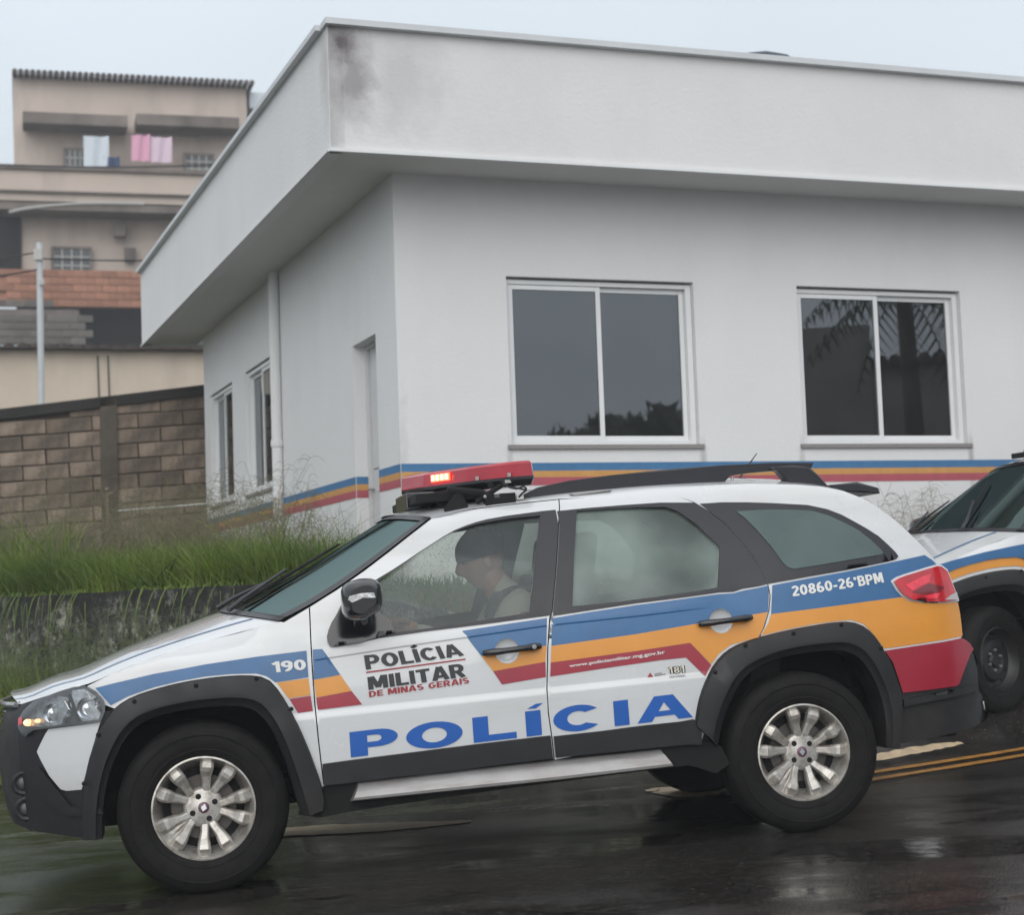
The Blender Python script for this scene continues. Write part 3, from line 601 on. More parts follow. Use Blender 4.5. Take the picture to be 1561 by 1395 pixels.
def wheel_cover(root,steel=False):
    """alloy (or steel) wheel; outward is -Y, origin at the hub, outer face of tyre at y=-.10"""
    wh=empty('wheel',parent=root)
    R,rr=.329,.203
    prof=[(rr-.004,-.088),(rr+.004,-.094),(rr+.012,-.096),(rr+.035,-.103),(rr+.065,-.106),(R-.045,-.103),(R-.022,-.094),(R-.008,-.080),(R-.002,-.066)]
    for i in range(5):
        y=-.058+i*.026; prof+=[(R,y),(R,y+.018),(R-.007,y+.020),(R-.007,y+.025)]
    prof+=[(R-.002,.066),(R-.02,.09),(rr+.03,.10),(rr-.004,.088)]
    t=MB().lathe(prof,n=72); tb=t.build('tyre',M['rubber'],wh,smooth=True)
    MB().lathe([(rr+.018,-.0985),(rr+.020,-.1012),(rr+.024,-.1015),(rr+.026,-.100)],n=72).lathe([(R-.052,-.1042),(R-.05,-.107),(R-.046,-.1072),(R-.043,-.1035)],n=72).build('sidewall_ring',M['rubber'],wh,smooth=True)
    MB().lathe([(.125,-.014),(.125,-.020),(.05,-.020)],n=36).build('brake_disc',M['disc'],wh,smooth=True)
    if steel:
        MB().lathe([(rr-.002,-.088),(rr-.010,-.092),(rr-.016,-.080),(rr-.03,-.045),(rr-.04,-.038),(rr-.05,.03),(rr-.05,.085)],n=60).build('rim',M['steel_dark'],wh,smooth=True)
        MB().lathe([(rr-.045,-.035),(.135,-.030),(.118,-.052),(.085,-.058),(.070,-.048),(.045,-.048),(.034,-.062),(.0,-.064)],n=48).build('wheel_disc',M['steel_dark'],wh,smooth=True)
        for k in range(12):
            a=k*math.pi/6; MB().ell((.147*math.cos(a),-.034,.147*math.sin(a)),(.012,.004,.012),10,6).build('vent_hole',M['black'],wh,smooth=True)
        for k in range(6):
            a=k*math.pi/3+.3; MB().lathe([(0,-.066),(.008,-.064),(.009,-.05)],c=(.062*math.cos(a),0,.062*math.sin(a)),n=6).build('wheel_nut',M['silver'],wh)
        return wh
    MB().lathe([(rr-.003,-.088),(rr-.004,-.093),(rr-.010,-.0945),(rr-.013,-.090),(rr-.017,-.080),(rr-.046,-.018),(rr-.050,.03),(rr-.03,.086)],n=72).build('rim',M['alloy'],wh,smooth=True)
    MB().lathe([(rr-.045,-.016),(.0,-.012)],n=36).build('wheel_barrel_back',M['black'],wh,smooth=True)
    cen=[84,13,-60,-128,159]
    for c in cen:
        for s in(-1,1):
            a0=math.radians(c+s*10); a1=math.radians(c+s*15.5); V=[];F=[]
            st=[(.030,a0,.022,-.057),(.062,a0*.7+a1*.3,.0175,-.062),(.092,a0*.35+a1*.65,.0165,-.068),(.120,a1,.0200,-.076),(.140,a1,.0245,-.089),(.157,a1,.0265,-.093),(.170,a1,.0265,-.086),(.184,a1,.0245,-.078),(.196,a1,.0230,-.082)]
            for r,a,wd,y in st:
                cx,cz=r*math.cos(a),r*math.sin(a); tx,tz=-math.sin(a),math.cos(a)
                for q,dy in((-1.05,.036),(-1,.009),(-.62,0),(.62,0),(1,.009),(1.05,.036)): V.append((cx+tx*wd*q,y+dy,cz+tz*wd*q))
            n=len(st)
            for i in range(n-1):
                for k in range(5): F.append((i*6+k,i*6+k+1,(i+1)*6+k+1,(i+1)*6+k))
            F.append((0,1,2,3,4,5)); F.append(tuple(range(6*n-6,6*n)))
            b=MB().add(V,F); b.build('spoke',M['alloy'],wh,smooth=False,bevel=.0022)
    # ornamental web between the pair at the lower left
    a=math.radians(-128); V=[];F=[]
    for r,wd,y in((.062,.004,-.058),(.10,.016,-.064),(.14,.026,-.074),(.176,.032,-.066),(.188,.034,-.058)):
        cx,cz=r*math.cos(a),r*math.sin(a); tx,tz=-math.sin(a),math.cos(a)
        for q,dy in((-1,.01),(-.75,0),(-.45,.004),(0,.0),(.45,.004),(.75,0),(1,.01)): V.append((cx+tx*wd*q,y+dy,cz+tz*wd*q))
    for i in range(4):
        for k in range(6):F.append((i*7+k,i*7+k+1,(i+1)*7+k+1,(i+1)*7+k))
    MB().add(V,F).build('spoke_web',M['alloy'],wh,smooth=True)
    MB().lathe([(.0,-.066),(.026,-.066),(.031,-.0645),(.060,-.0635),(.070,-.061),(.078,-.052),(.080,-.03)],n=40).build('wheel_centre',M['alloy'],wh,smooth=True)
    MB().lathe([(0,-.0695),(.018,-.069),(.023,-.065)],n=28).build('hub_cap',M['badge'],wh,smooth=True)
    MB().prism([(.0,.015),(.012,.0),(.0,-.015),(-.012,.0)],-.0696,-.0706).build('badge_mark',M['chrome'],wh)
    for k in range(4):
        t=math.radians(40+90*k); MB().lathe([(0,-.0640),(.0105,-.0643),(.0115,-.062)],c=(.047*math.cos(t),-.0015,.047*math.sin(t)),n=16).build('bolt_hole',M['black'],wh)
    return wh
def side_parts(root):
    """every panel, decal and trim of the left flank, in the car's frame"""
    d=D; P=lambda name,out,m,par,off=0.,thick=.012,holes=(),grid=.05,extra=None: patch(name,out,m,par,sm,off,thick,holes,grid,extra)
    dec=.0022
    disc=lambda k,r=.050:[(d[k][0][0]+r*math.cos(a),d[k][0][1]+r*math.sin(a)) for a in np.linspace(0,2*math.pi,29)[:-1]]
    H1,H2=[disc('disc1')],[disc('disc2')]
    # fender
    fend=d['hood_shut']+d['pillar_edge'][:2]+d['shut_fd']+[ARCH_F[-4]]+ARCH_F[::-1][4:]
    fend=[p for p in fend]
    k=min(range(40),key=lambda i:math.dist(ARCH_F[i],d['headlight'][8]))
    fend=d['hood_shut']+d['pillar_edge'][:2]+[(a-.0025,b) for a,b in d['shut_fd']]+[ARCH_F[i] for i in range(36,k,-1)]+d['headlight'][7:4:-1]
    fender=P('fender',fend,M['white'],root,extra=CREASE)
    for kx,mm in(('b_fender','blue'),('o_fender','orange'),('r_fender','red')): P('stripe',d[kx],M[mm],fender,dec,0)
    q=d['t_190']; stroke_text('unit_number','190',(q[0],q[1],q[2],q[3]),M['textwhite'],fender,sm,dec*2,.21)
    # front door
    door=[(a+.0025,b) for a,b in d['shut_fd'][::-1]]+d['pillar_edge'][1:]+d['gutter'][1:]+[(a-.0025,b) for a,b in d['shut_mid']]+d['door_bot'][5::-1]
    fd=P('front_door',door,M['white'],root,holes=[d['fglass']]+H1,extra=CREASE)
    fr=d['fframe'][1:31]+[(a-.003,b) for a,b in d['shut_mid'][4:0:-1]]+[(d['shut_mid'][1][0]-.003,d['fframe'][0][1])]
    ff=P('window_frame',fr,M['plastic2'],fd,.004,.012,[d['fglass']],.04)
    P('window_glass',d['fglass'],M['fglass'],fd,-.012,0,(),.05)
    for kx,mm in(('b_door1','blue'),('o_door1','orange'),('r_door1','red'),('b_door2','blue'),('o_door2','orange'),('r_door2','red')): P('stripe',d[kx],M[mm],fd,dec,0,holes=H1,extra=CREASE)
    cl=d['clad_top'][:6]; db=d['door_bot'][:6]
    P('door_cladding',[(cl[0][0]+.004,cl[0][1])]+cl[1:5]+[(cl[5][0]-.004,cl[5][1])]+[(db[5][0]-.004,db[5][1]-.002)]+db[4:0:-1]+[(db[0][0]+.004,db[0][1]-.002)],M['plastic'],fd,.016,.02,(),.05)
    # rear door
    rd=[(a+.0025,b) for a,b in d['shut_mid'][::-1]]+d['rdoor_top'][1:5]+[(a-.0025,b) for a,b in d['shut_rear'][:-3]]+ARCH_R[2:7][::-1]+[(1.93,.09)]+d['door_bot'][8:5:-1]
    rd=[(a+.0025,b) for a,b in d['shut_mid'][::-1]]+d['rdoor_top'][1:5]+[(a-.0025,b) for a,b in d['shut_rear'][:9]]+[ARCH_R[i] for i in range(12,2,-1)]+[(2.0,.075)]+d['door_bot'][8:5:-1]
    rdo=P('rear_door',rd,M['white'],root,holes=[d['rglass']]+H2,extra=CREASE)
    rf=[(d['shut_mid'][1][0]+.003,d['rframe'][0][1])]+d['rframe'][1:]+[(a-.003,b) for a,b in d['shut_rear'][1:5]]+[(d['rframe_bot'][-1][0]-.006,d['rframe_bot'][-1][1])]+d['rframe_bot'][1:-1][::-1]+[(d['shut_mid'][4][0]+.003,d['rframe_bot'][0][1])]+[(a+.003,b) for a,b in d['shut_mid'][4:0:-1]]
    P('window_frame',rf,M['plastic2'],rdo,.004,.012,[d['rglass']],.04)
    P('window_glass',d['rglass'],M['rglass'],rdo,-.012,0)
    for kx,mm in(('b_rd','blue'),('o_rd','orange'),('r_rd','red')): P('stripe',d[kx],M[mm],rdo,dec,0,holes=H2,extra=CREASE)
    cl=d['clad_top'][6:]; db=d['door_bot'][6:]
    P('door_cladding',[(d['shut_mid'][-2][0]+.006,cl[0][1]-.003)]+cl[1:]+[(2.005,.15),(2.0,.07)]+[(db[2][0],db[2][1])]+db[1:0:-1]+[(d['shut_mid'][-1][0]+.006,db[0][1])],M['plastic'],rdo,.016,.02,(),.05)
    # quarter panel and roof side
    te=d['tail_edge']; rl=d['roofline']
    tl0=d['tail_lamp']
    qp=rl+te[1:8]+[d['red_b'][3],d['red_b'][2],d['red_b'][1],d['red_b'][0]]
    k=min(range(40),key=lambda i:math.dist(ARCH_R[i],(2.80,.38)))
    k0=min(range(40),key=lambda i:math.dist(ARCH_R[i],d['shut_rear'][9]))
    qp+= [ARCH_R[i] for i in range(k,k0,-1)]+[(a+.0025,b) for a,b in d['shut_rear'][9:0:-1]]+d['rdoor_top'][5:0:-1]+[(a,b+.004) for a,b in d['gutter'][5:0:-1]]
    qu=P('quarter_panel',qp,M['white'],root,thick=.012)
    qf=[(a+.003,b) for a,b in d['shut_rear'][7:0:-1]]
    qf=[(a+.003,b) for a,b in d['shut_rear'][5:0:-1]]+[(d['qframe_top'][0][0],d['qframe_top'][0][1])]+d['qframe_top'][1:]
    P('window_frame',qf,M['plastic2'],qu,.004,.012,(),.04)
    P('window_glass',d['qglass'],M['qglass'],qu,.0075,.003)
    for kx,mm in(('b_q','blue'),('o_q','orange')): P('stripe',d[kx],M[mm],qu,dec,0)
    q=d['t_bpm']; stroke_text('unit_code','20860-26ºBPM',(q[0],q[1],q[2],q[3]),M['textwhite'],qu,sm,dec*2,.20)
    tlx=d['tail_lamp']; c=(sum(p[0] for p in tlx)/len(tlx),sum(p[1] for p in tlx)/len(tlx))
    P('tail_lamp_surround',[(c[0]+(x-c[0])*1.08,c[1]+(z-c[1])*1.10) for x,z in tlx],M['white'],qu,.004,.006,(),.04)
    tl=P('tail_lamp',tlx,M['lamp_red'],root,.016,.02,(),.03)
    ins=[(c[0]-.09,c[1]-.02),(c[0]+.0,c[1]+.012),(c[0]+.085,c[1]-.01),(c[0]+.05,c[1]-.028),(c[0]-.03,c[1]-.034)]
    P('lamp_facet',[(c[0]-.12,c[1]+.012),(c[0]-.02,c[1]+.045),(c[0]+.02,c[1]+.05),(c[0]+.005,c[1]+.018),(c[0]-.09,c[1]-.014)],M['lamp_bright'],tl,.0182,0,(),.03)
    P('lamp_facet',[(c[0]-.04,c[1]-.042),(c[0]+.02,c[1]-.034),(c[0]+.055,c[1]-.034),(c[0]+.03,c[1]-.055),(c[0]-.01,c[1]-.055)],M['lamp_bright'],tl,.0182,0,(),.03)
    P('lamp_band',ins,M['lamp_dark'],tl,.0185,0,(),.03)
    P('lamp_clear_corner',d['tail_clear'],M['lamp_clear'],tl,.0185,0,(),.03)
    # flares
    def flare(name,o,i,bolts):
        n=44; O_=resample(smooth_line(o,3),n); I_=resample(smooth_line(i,3),n)
        prof=[(0,.0),(.012,.018),(.05,.026),(.55,.036),(.70,.034),(.80,.018),(.97,.008),(1.0,.0),(1.0,-.16)]
        V=[];F=[]
        for a,b in zip(O_,I_):
            for t,of in prof:
                x=a[0]+(b[0]-a[0])*t; z=a[1]+(b[1]-a[1])*t; V.append(sm(x,z,of))
        m=len(prof)
        for k in range(n-1):
            for j in range(m-1):F.append((k*m+j,k*m+j+1,(k+1)*m+j+1,(k+1)*m+j))
        F.append(tuple(range(m))); F.append(tuple(range((n-1)*m,n*m)))
        f=MB().add(V,F).build(name,M['plastic'],root,smooth=True)
        for x,z in bolts: MB().ell(sm(x,z,.034),(.009,.006,.009),8,6).build('screw_cap',M['black'],f,smooth=True)
        return f
    fl=flare('wheel_arch_flare',d['fl_out'],d['fl_in'],d['bolts'])
    flare('wheel_arch_flare',d['r_out'],d['r_in'],d['rbolts'])
    # foot of the front flare reaching under the door, rear foot ahead of the rear wheel
    P('sill_cover',[(.40,.03),(.458,-.03),(.47,.045),(.95,.072),(1.5,.095),(2.02,.105),(2.09,.05),(2.12,-.02),(2.06,-.055),(1.95,-.01),(1.2,-.035),(.60,-.065),(.44,-.08),(.36,-.06)],M['black'],root,-.006,.03,(),.06)
    s=d['sill']; top_=resample(s[0:4],24); bot_=resample([s[7],s[6],s[5],s[4]],24); V=[];F=[]
    pr=[(-.06,.02,-.035),(0,.0,.012),(.12,.0,.030),(.45,.0,.047),(.75,.0,.058),(.93,.0,.056),(1.0,.0,.046),(1.05,-.004,.0),(1.05,-.0,-.04)]
    for a,b in zip(top_,bot_):
        for t,dz,o in pr: x=a[0]+(b[0]-a[0])*t; z=a[1]+(b[1]-a[1])*t+dz; V.append(L(x,o,z))
    for i in range(23):
        for j in range(8):F.append((i*9+j,i*9+j+1,(i+1)*9+j+1,(i+1)*9+j))
    F.append(tuple(range(9)));F.append(tuple(range(23*9,24*9)))
    MB().add(V,F).build('side_step',M['silver'],root,smooth=True)
    # wheel wells
    for arc in(ARCH_F,ARCH_R):
        n=len(arc);V=[];F=[]
        cx=sum(p[0] for p in arc)/n
        for x,z in arc: V+= [L(x,Yraw(x,z)-.012,z),L(x,-.42,z)]
        for i in range(n-1):F.append((2*i,2*i+1,2*i+3,2*i+2))
        F.append(tuple(range(1,2*n,2)))
        MB().add(V,F).build('wheel_well',M['black'],root,smooth=False)
    # bumper, lamps
    top=[(-.70,.425),(-.69,.44)]+d['hood_low'][2:]+d['headlight'][5:9]
    fo=d['fl_out']; j=[(a[0]*.7+b[0]*.3,a[1]*.7+b[1]*.3) for a,b in zip(resample(fo,40),resample(d['fl_in'],40))]
    down=[p for p in j[:14]][::-1]
    fb=P('front_bumper',top+down+[(-.47,-.077),(-.555,-.064),(-.65,-.051),(-.69,-.02),(-.70,.06),(-.70,.25)],M['plastic'],root,.002,.02,(),.04)
    P('bumper_corner',d['corner_panel'],M['white'],fb,.010,.012,(),.04)
    P('bumper_ledge',[(-.62,.20),(-.50,.045),(-.39,.035),(-.38,.012),(-.52,.010),(-.60,.07),(-.66,.19)],M['plastic'],fb,.020,.02,(),.03)
    hl=P('headlight',d['headlight'],M['lamphouse'],root,.004,.012,(),.04)
    P('lamp_lens',d['headlight'],M['hglass'],hl,.024,.016,(),.03)
    P('lamp_reflector',[(-.475,.488),(-.425,.492),(-.372,.450),(-.362,.405),(-.378,.372),(-.44,.368),(-.46,.40),(-.485,.43)],M['refl'],hl,.008,.004,(),.03)
    P('lamp_reflector',[(-.585,.452),(-.53,.470),(-.492,.462),(-.475,.40),(-.50,.362),(-.60,.353),(-.645,.355),(-.655,.39),(-.62,.43)],M['refl'],hl,.009,.004,(),.03)
    P('lamp_divider',[(-.49,.475),(-.480,.478),(-.448,.366),(-.462,.366)],M['plastic2'],hl,.0105,.004,(),.03)
    for x,z,r in((-.418,.418,.040),(-.555,.405,.036)):
        c=sm(x,z,.014); MB().lathe([(r,-.004),(r*.8,.002),(r*.5,.008),(r*.25,.006),(0,.0)],c=c,n=24).build('reflector_bowl',M['lampbowl'],hl,smooth=True)
    MB().ell(sm(-.655,.372,.014),(.019,.006,.014),10,6).ell(sm(-.615,.378,.014),(.012,.004,.008),10,6).build('parking_bulb',M['bulb'],hl,smooth=True)
    P('indicator_lens',[(-.697,.39),(-.680,.395),(-.678,.368),(-.697,.362)],M['lamp_red'],hl,.030,.004,(),.03)
    for x,z in((-.688,.135),(-.682,.035)):
        MB().lathe([(.048,.002),(.040,-.003),(.030,-.0),(.028,.006)],c=sm(x,z,.004),n=24).build('fog_lamp_ring',M['plastic'],fb,smooth=True)
        MB().ell(sm(x,z,-.004),(.026,.006,.026),14,6).build('fog_lamp',M['fog_dim'],fb,smooth=True)
    # rear bumper
    br=[(2.80,.36)]+[p for p in d['red_b'][:4]]+[(3.275,.385),(3.305,.352),(3.325,.30),(3.325,.24),(3.315,.175),(3.345,.15),(3.37,.115),(3.375,.06),(3.34,.035),(3.27,.025),(3.16,.015),(3.05,.005),(2.875,-.005),(2.83,.10),(2.84,.25)]
    rb=P('rear_bumper',br,M['plastic'],root,.006,.03,(),.04)
    P('bumper_panel',d['red_b'],M['red'],rb,.014,.012,(),.04)
    P('bumper_ledge',[(2.89,.178),(3.24,.205),(3.30,.203),(3.30,.178),(2.89,.150)],M['plastic'],rb,.030,.03,(),.03)
    P('reflector',[(3.345,.125),(3.372,.118),(3.372,.08),(3.350,.075)],M['lamp_clear'],rb,.012,.004,(),.03)
    # handles
    for par,dk,bk in((fd,'disc1','bar1'),(rdo,'disc2','bar2')):
        cx,cz=d[dk][0]; r=.0505
        MB().lathe([(r,.0),(r*.97,.004),(r*.85,.009),(r*.6,.013),(r*.3,.0145),(0,.015)],c=sm(cx,cz,.0),n=32).build('handle_recess',M['white'],par,smooth=True)
        (x0,z0),(x1,z1)=d[bk]; pts=[]
        for t in np.linspace(0,1,9): pts.append(sm(x0+(x1-x0)*t,z0+(z1-z0)*t,.014+.026*math.sin(math.pi*min(1,max(0,t)))**.5))
        MB().tube(pts,[.012,.015,.014,.0125,.0125,.0125,.014,.016,.012],10).build('door_handle',M['gloss_black'],par,smooth=True)
    MB().lathe([(0,-.006),(.009,-.005),(.010,.004)],c=sm(d['bar1'][1][0]-.03,d['bar1'][1][1],.044),n=16).build('door_lock',M['silver'],fd,smooth=True)
    # mirror
    mi=empty('side_mirror',parent=root)
    P('mirror_base',[d['fframe'][i] for i in range(17,27)]+[(.79,.62),(.775,.66),(.72,.72),(.64,.76),(.60,.77)],M['gloss_black'],mi,.014,.012,(),.03)
    b=MB(); rows=[]
    # housing: rounded shell swept outward
    prof=[(-.05,.55),(-.035,.82),(0,.96),(.05,1.0),(.10,.98),(.14,.86),(.165,.60)]
    V=[];F=[];n=20
    for yo,s in prof:
        for k in range(n):
            a=2*math.pi*k/n; ca,sa=math.cos(a),math.sin(a); ex=.62
            xx=math.copysign(abs(ca)**ex,ca)*.080*s; zq=math.copysign(abs(sa)**ex,sa)*.073*s
            x=.650+xx+(-.012 if 0 else 0)*1; z=.762+zq+(.0 if xx<0 else .006)-.014*(1 if sa<0 and xx<0 else 0)
            V.append(L(x,.035+yo,z))
    for i in range(len(prof)-1):
        for k in range(n):F.append((i*n+k,i*n+(k+1)%n,(i+1)*n+(k+1)%n,(i+1)*n+k))
    F.append(tuple(range(n)));F.append(tuple(range((len(prof)-1)*n,len(prof)*n)))
    MB().add(V,F).build('mirror_housing',M['gloss_black'],mi,smooth=True)
    MB().tube([L(.66,-.08,.655),L(.665,-.03,.68),L(.66,.03,.72)],[.045,.036,.032],12).build('mirror_arm',M['gloss_black'],mi,smooth=True)
    MB().prism([(.588,.760),(.595,.775),(.64,.783),(.690,.783),(.696,.762),(.65,.764),(.60,.748)],.190,.204,L,.004).build('turn_signal',M['refl'],mi,bevel=0)
    MB().prism([(.712,.715),(.722,.72),(.724,.80),(.712,.81)],.02,.13,L,.002).build('mirror_glass',M['mirror'],mi)
    # roof rail
    ZJ=lambda *p:[( .0+q[0],q[1]) for q in p]
    rail=[(1.385,1.140),(1.47,1.178),(1.60,1.198),(1.80,1.212),(2.05,1.222),(2.30,1.226),(2.55,1.222),(2.715,1.212),(2.70,1.186),(2.57,1.188),(2.42,1.184),(2.33,1.178),(2.30,1.150),(2.0,1.150),(1.7,1.145),(1.5,1.135)]
    r=MB().prism(rail,-.345,-.395,L,.010).build('roof_rail',M['plastic2'],root,smooth=False)
    MB().prism([(2.505,1.197),(2.52,1.205),(2.62,1.205),(2.69,1.190),(2.73,1.150),(2.765,1.105),(2.60,1.105),(2.565,1.150),(2.54,1.183)],-.325,-.392,L,.010).build('rail_foot',M['plastic2'],r,smooth=False)
    MB().tube([L(2.33,-.36,1.135),L(2.345,-.36,1.18)],.006,8).build('rail_support',M['silver'],r)
    MB().prism([(1.60,1.138),(1.78,1.150),(1.78,1.142),(1.62,1.131)],-.300,-.335,L,.002).build('rail_gasket',M['silver'],r)
    return fd,rdo
def big_letters(fd,rdo):
    base=lambda x:.1444+(x-.5758)*(.1838-.1444)/(1.9739-.5758); cap=lambda x:.2429+(x-.577)*(.2825-.2429)/(1.889-.577)
    def g(x0,x1):
        return lambda s,t:(x0+(x1-x0)*s, base(x0+(x1-x0)*s)*(1-t)+cap(x0+(x1-x0)*s)*t)
    def E(cx,cy,rx,ry,a0,a1,n): return [(cx+rx*math.cos(math.radians(a0+(a1-a0)*k/n)),cy+ry*math.sin(math.radians(a0+(a1-a0)*k/n))) for k in range(n+1)]
    def put(nm,par,f,out,holes=()): patch('lettering',[f(*p) for p in out],M['textblue'],par,sm,.0026,0,[[f(*p) for p in h] for h in holes],.03,CREASE)
    put('P',fd,g(.577,.7666),[(0,1)]+[(.55,1)]+E(.60,.66,.40,.34,90,-90,14)[1:]+[(.36,.32),(.36,0),(0,0)],[[(.36,.79),(.56,.79)]+E(.56,.66,.10,.13,80,-80,6)+[(.56,.53),(.36,.53)]])
    put('O',fd,g(.799,1.025),E(.5,.5,.5,.52,0,350,34),[E(.5,.5,.22,.29,0,348,28)])
    put('L',fd,g(1.067,1.242),[(0,1),(.36,1),(.36,.25),(1,.25),(1,0),(0,0)])
    put('I',fd,g(1.282,1.345),[(0,1),(1,1),(1,0),(0,0)]); put('I',fd,g(1.282,1.345),[(.15,1.10),(.75,1.26),(1.2,1.26),(.72,1.08)])
    put('C',rdo,g(1.395,1.599),[p for p in E(.5,.5,.5,.52,38,322,34)]+[p for p in E(.5,.5,.22,.28,312,48,28)])
    put('I',rdo,g(1.646,1.708),[(0,1),(1,1),(1,0),(0,0)])
    put('A',rdo,g(1.741,1.974),[(0,0),(.33,1),(.67,1),(1,0),(.74,0),(.68,.19),(.32,.19),(.26,0)],[[(.39,.39),(.61,.39),(.5,.74)]])
def decals(fd,rdo):
    T=lambda k:tuple(D[k])
    stroke_text('lettering','POLÍCIA',T('t_pol'),M['textblack'],fd,sm,.003,.20)
    stroke_text('lettering','MILITAR',T('t_mil'),M['textblack'],fd,sm,.003,.205)
    patch('lettering_rule',D['t_line'],M['textred'],fd,sm,.003,0)
    stroke_text('lettering','DE MINAS GERAIS',T('t_dmg'),M['textred'],fd,sm,.003,.19)
    lettering('lettering','www.policiamilitar.mg.gov.br',T('t_www'),M['textwhite'],rdo,sm,.0045,.02)
    stroke_text('lettering','181',T('t_181'),M['textblack'],rdo,sm,.0030,.34); stroke_text('lettering','181',T('t_181'),M['cream'],rdo,sm,.0042,.14)
    tq=T('t_181'); dn=lambda p,k:(p[0],p[1]-k)
    lettering('lettering','LIGUE ANÔNIMO',(dn(tq[1],.006),dn(tq[1],.016),dn(tq[2],.016),dn(tq[2],.006)),M['textblack'],rdo,sm,.003,.0)
    lettering('lettering','DISQUE\nDENÚNCIA',T('t_dd'),M['textblack'],rdo,sm,.003,.01)
    patch('sticker_triangle',D['tri'],M['textred'],rdo,sm,.003,0)
def make_car(steel=False):
    root=empty('police_car')
    fd,rdo=side_parts(root)
    # inner shell so that nothing shows through the gaps
    d=D; rl=d['roofline']
    outl=d['hood_shut']+d['pillar_edge'][:1]+d['pillar_edge'][1:]+rl[1:]+d['tail_edge'][1:9]+[(3.28,.34),(3.28,.06),(2.86,.02)]+[ARCH_R[i] for i in range(38,1,-1)]+[(2.08,.03),(1.2,0.),(.40,-.03)]+[ARCH_F[i] for i in range(38,1,-1)]+[(-.60,.0),(-.66,.1),(-.66,.38),(-.55,.45),(-.44,.48)]
    patch('inner_shell',outl,M['black'],root,sm,-.018,.0,[d['fglass'],d['rglass']],.06)
    near=[o for o in root.children]
    flipped=[]
    for o in near:
        c=copy_tree(o,root,skip=(),mirror=True); flipped.append(c)
    # the far windows are seen through the near ones
    for c in flipped:
        for s in list(c.children):
            if s.name.startswith('window_glass') and c.name.startswith(('front_door','rear_door')): 
                s.data=s.data.copy(); s.data.materials[0]=M['fglass_far'] if c.name.startswith('front') else M['rglass']
    decals(fd,rdo); big_letters(fd,rdo)
    # ---- hood
    HE=d['hood_low'][1:]+d['hood_shut'][1:]; HE=[(-.70,.440)]+[p for p in HE if p[0]>-.69]
    HE=resample(smooth_line(HE,3),26)
    for _ in range(1): HE=[HE[0]]+[tuple(.25*a+.5*b+.25*c for a,b,c in zip(HE[i-1],HE[i],HE[i+1])) for i in range(1,25)]+[HE[-1]]
    S=np.linspace(-1,1,41)
    def loft(E,bow,crown,inset=0.0,up=.0,pw=4,k=.7,bp=2.):
        rows=[]
        n=len(E); ys=[Yraw(x,z)-inset for x,z in E]
        for _ in range(4): ys=[ys[0]]+[.25*ys[i-1]+.5*ys[i]+.25*ys[i+1] for i in range(1,n-1)]+[ys[-1]]
        for i,(x,z) in enumerate(E):
            t=i/(n-1); ye=ys[i]; hw=ye+.83; row=[]
            for s in S:
                sh=(1-abs(s)**bp); shp=k*(1-abs(s)**pw)+(1-k)*sh
                xx=x-bow(t)*sh; row.append((xx-1.22,s*hw,z+up+crown(t)*shp+.329))
            rows.append(row)
        return rows
    hood=loft(HE,lambda t:.075+.15*t**3,lambda t:.035+.02*t)
    ho=grid_surf('hood',hood,M['white'],root)
    # pinstripe: a ribbon lying on the hood close to its edge
    for sgn in(-1,1):
        V=[];F=[]
        for i,row in enumerate(hood[:-1]):
            a,b=(3,4) if sgn<0 else (37,36)
            p=Vector(row[a]);q=Vector(row[b]); V+= [p.lerp(q,.15)+Vector((0,0,.002)),p.lerp(q,.62)+Vector((0,0,.002))]
        for i in range(len(hood)-2):F.append((2*i,2*i+1,2*i+3,2*i+2))
        mobj('pinstripe',V,F,M['blue'],ho)
    # ---- windscreen
    PE=resample(smooth_line([(.335,.690)]+d['pillar_edge'][1:],6),26)
    for _ in range(6): PE=[PE[0]]+[tuple(.25*a+.5*b+.25*c for a,b,c in zip(PE[i-1],PE[i],PE[i+1])) for i in range(1,25)]+[PE[-1]]
    ws=loft(PE,lambda t:.225-.10*t,lambda t:.050-.015*t,.004,.004,2,0,2.7)
    wo_=grid_surf('windscreen',ws,M['windshield'],root)
    nr=len(ws)
    bV=[];bF=[]
    def band(rows_pts):
        n0=len(bV)
        for a,b in rows_pts: bV.extend([Vector(a)+Vector((-.003,0,.004)),Vector(b)+Vector((-.003,0,.004))])
        for i in range(len(rows_pts)-1): bF.append((n0+2*i,n0+2*i+1,n0+2*i+3,n0+2*i+2))
    band([(ws[0][j],ws[1][j]) for j in range(41)]); band([(ws[-1][j],ws[-2][j]) for j in range(41)])
    for j0,j1 in((0,1),(40,39)): band([(ws[i][j0],ws[i][j1]) for i in range(nr)])
    mobj('windscreen_border',bV,bF,M['plastic2'],wo_)
    # cowl and wipers
    MB().add([Vector(p)+Vector((.0,0,.006)) for p in hood[-1]]+[Vector(p)+Vector((0,0,.006)) for p in ws[1]],[(j,j+1,41+j+1,41+j) for j in range(40)]).build('cowl_grille',M['plastic'],root,smooth=True)
    def wsp(u,v,h=.012):
        i=min(nr-1.001,max(0,v*(nr-1)));a=int(i);f=i-a; j=min(39.999,max(0,(u+1)*20));b=int(j);g=j-b
        p=(Vector(ws[a][b])*(1-g)+Vector(ws[a][b+1])*g)*(1-f)+(Vector(ws[a+1][b])*(1-g)+Vector(ws[a+1][b+1])*g)*f
        return p+Vector((-.5,0,.85))*h
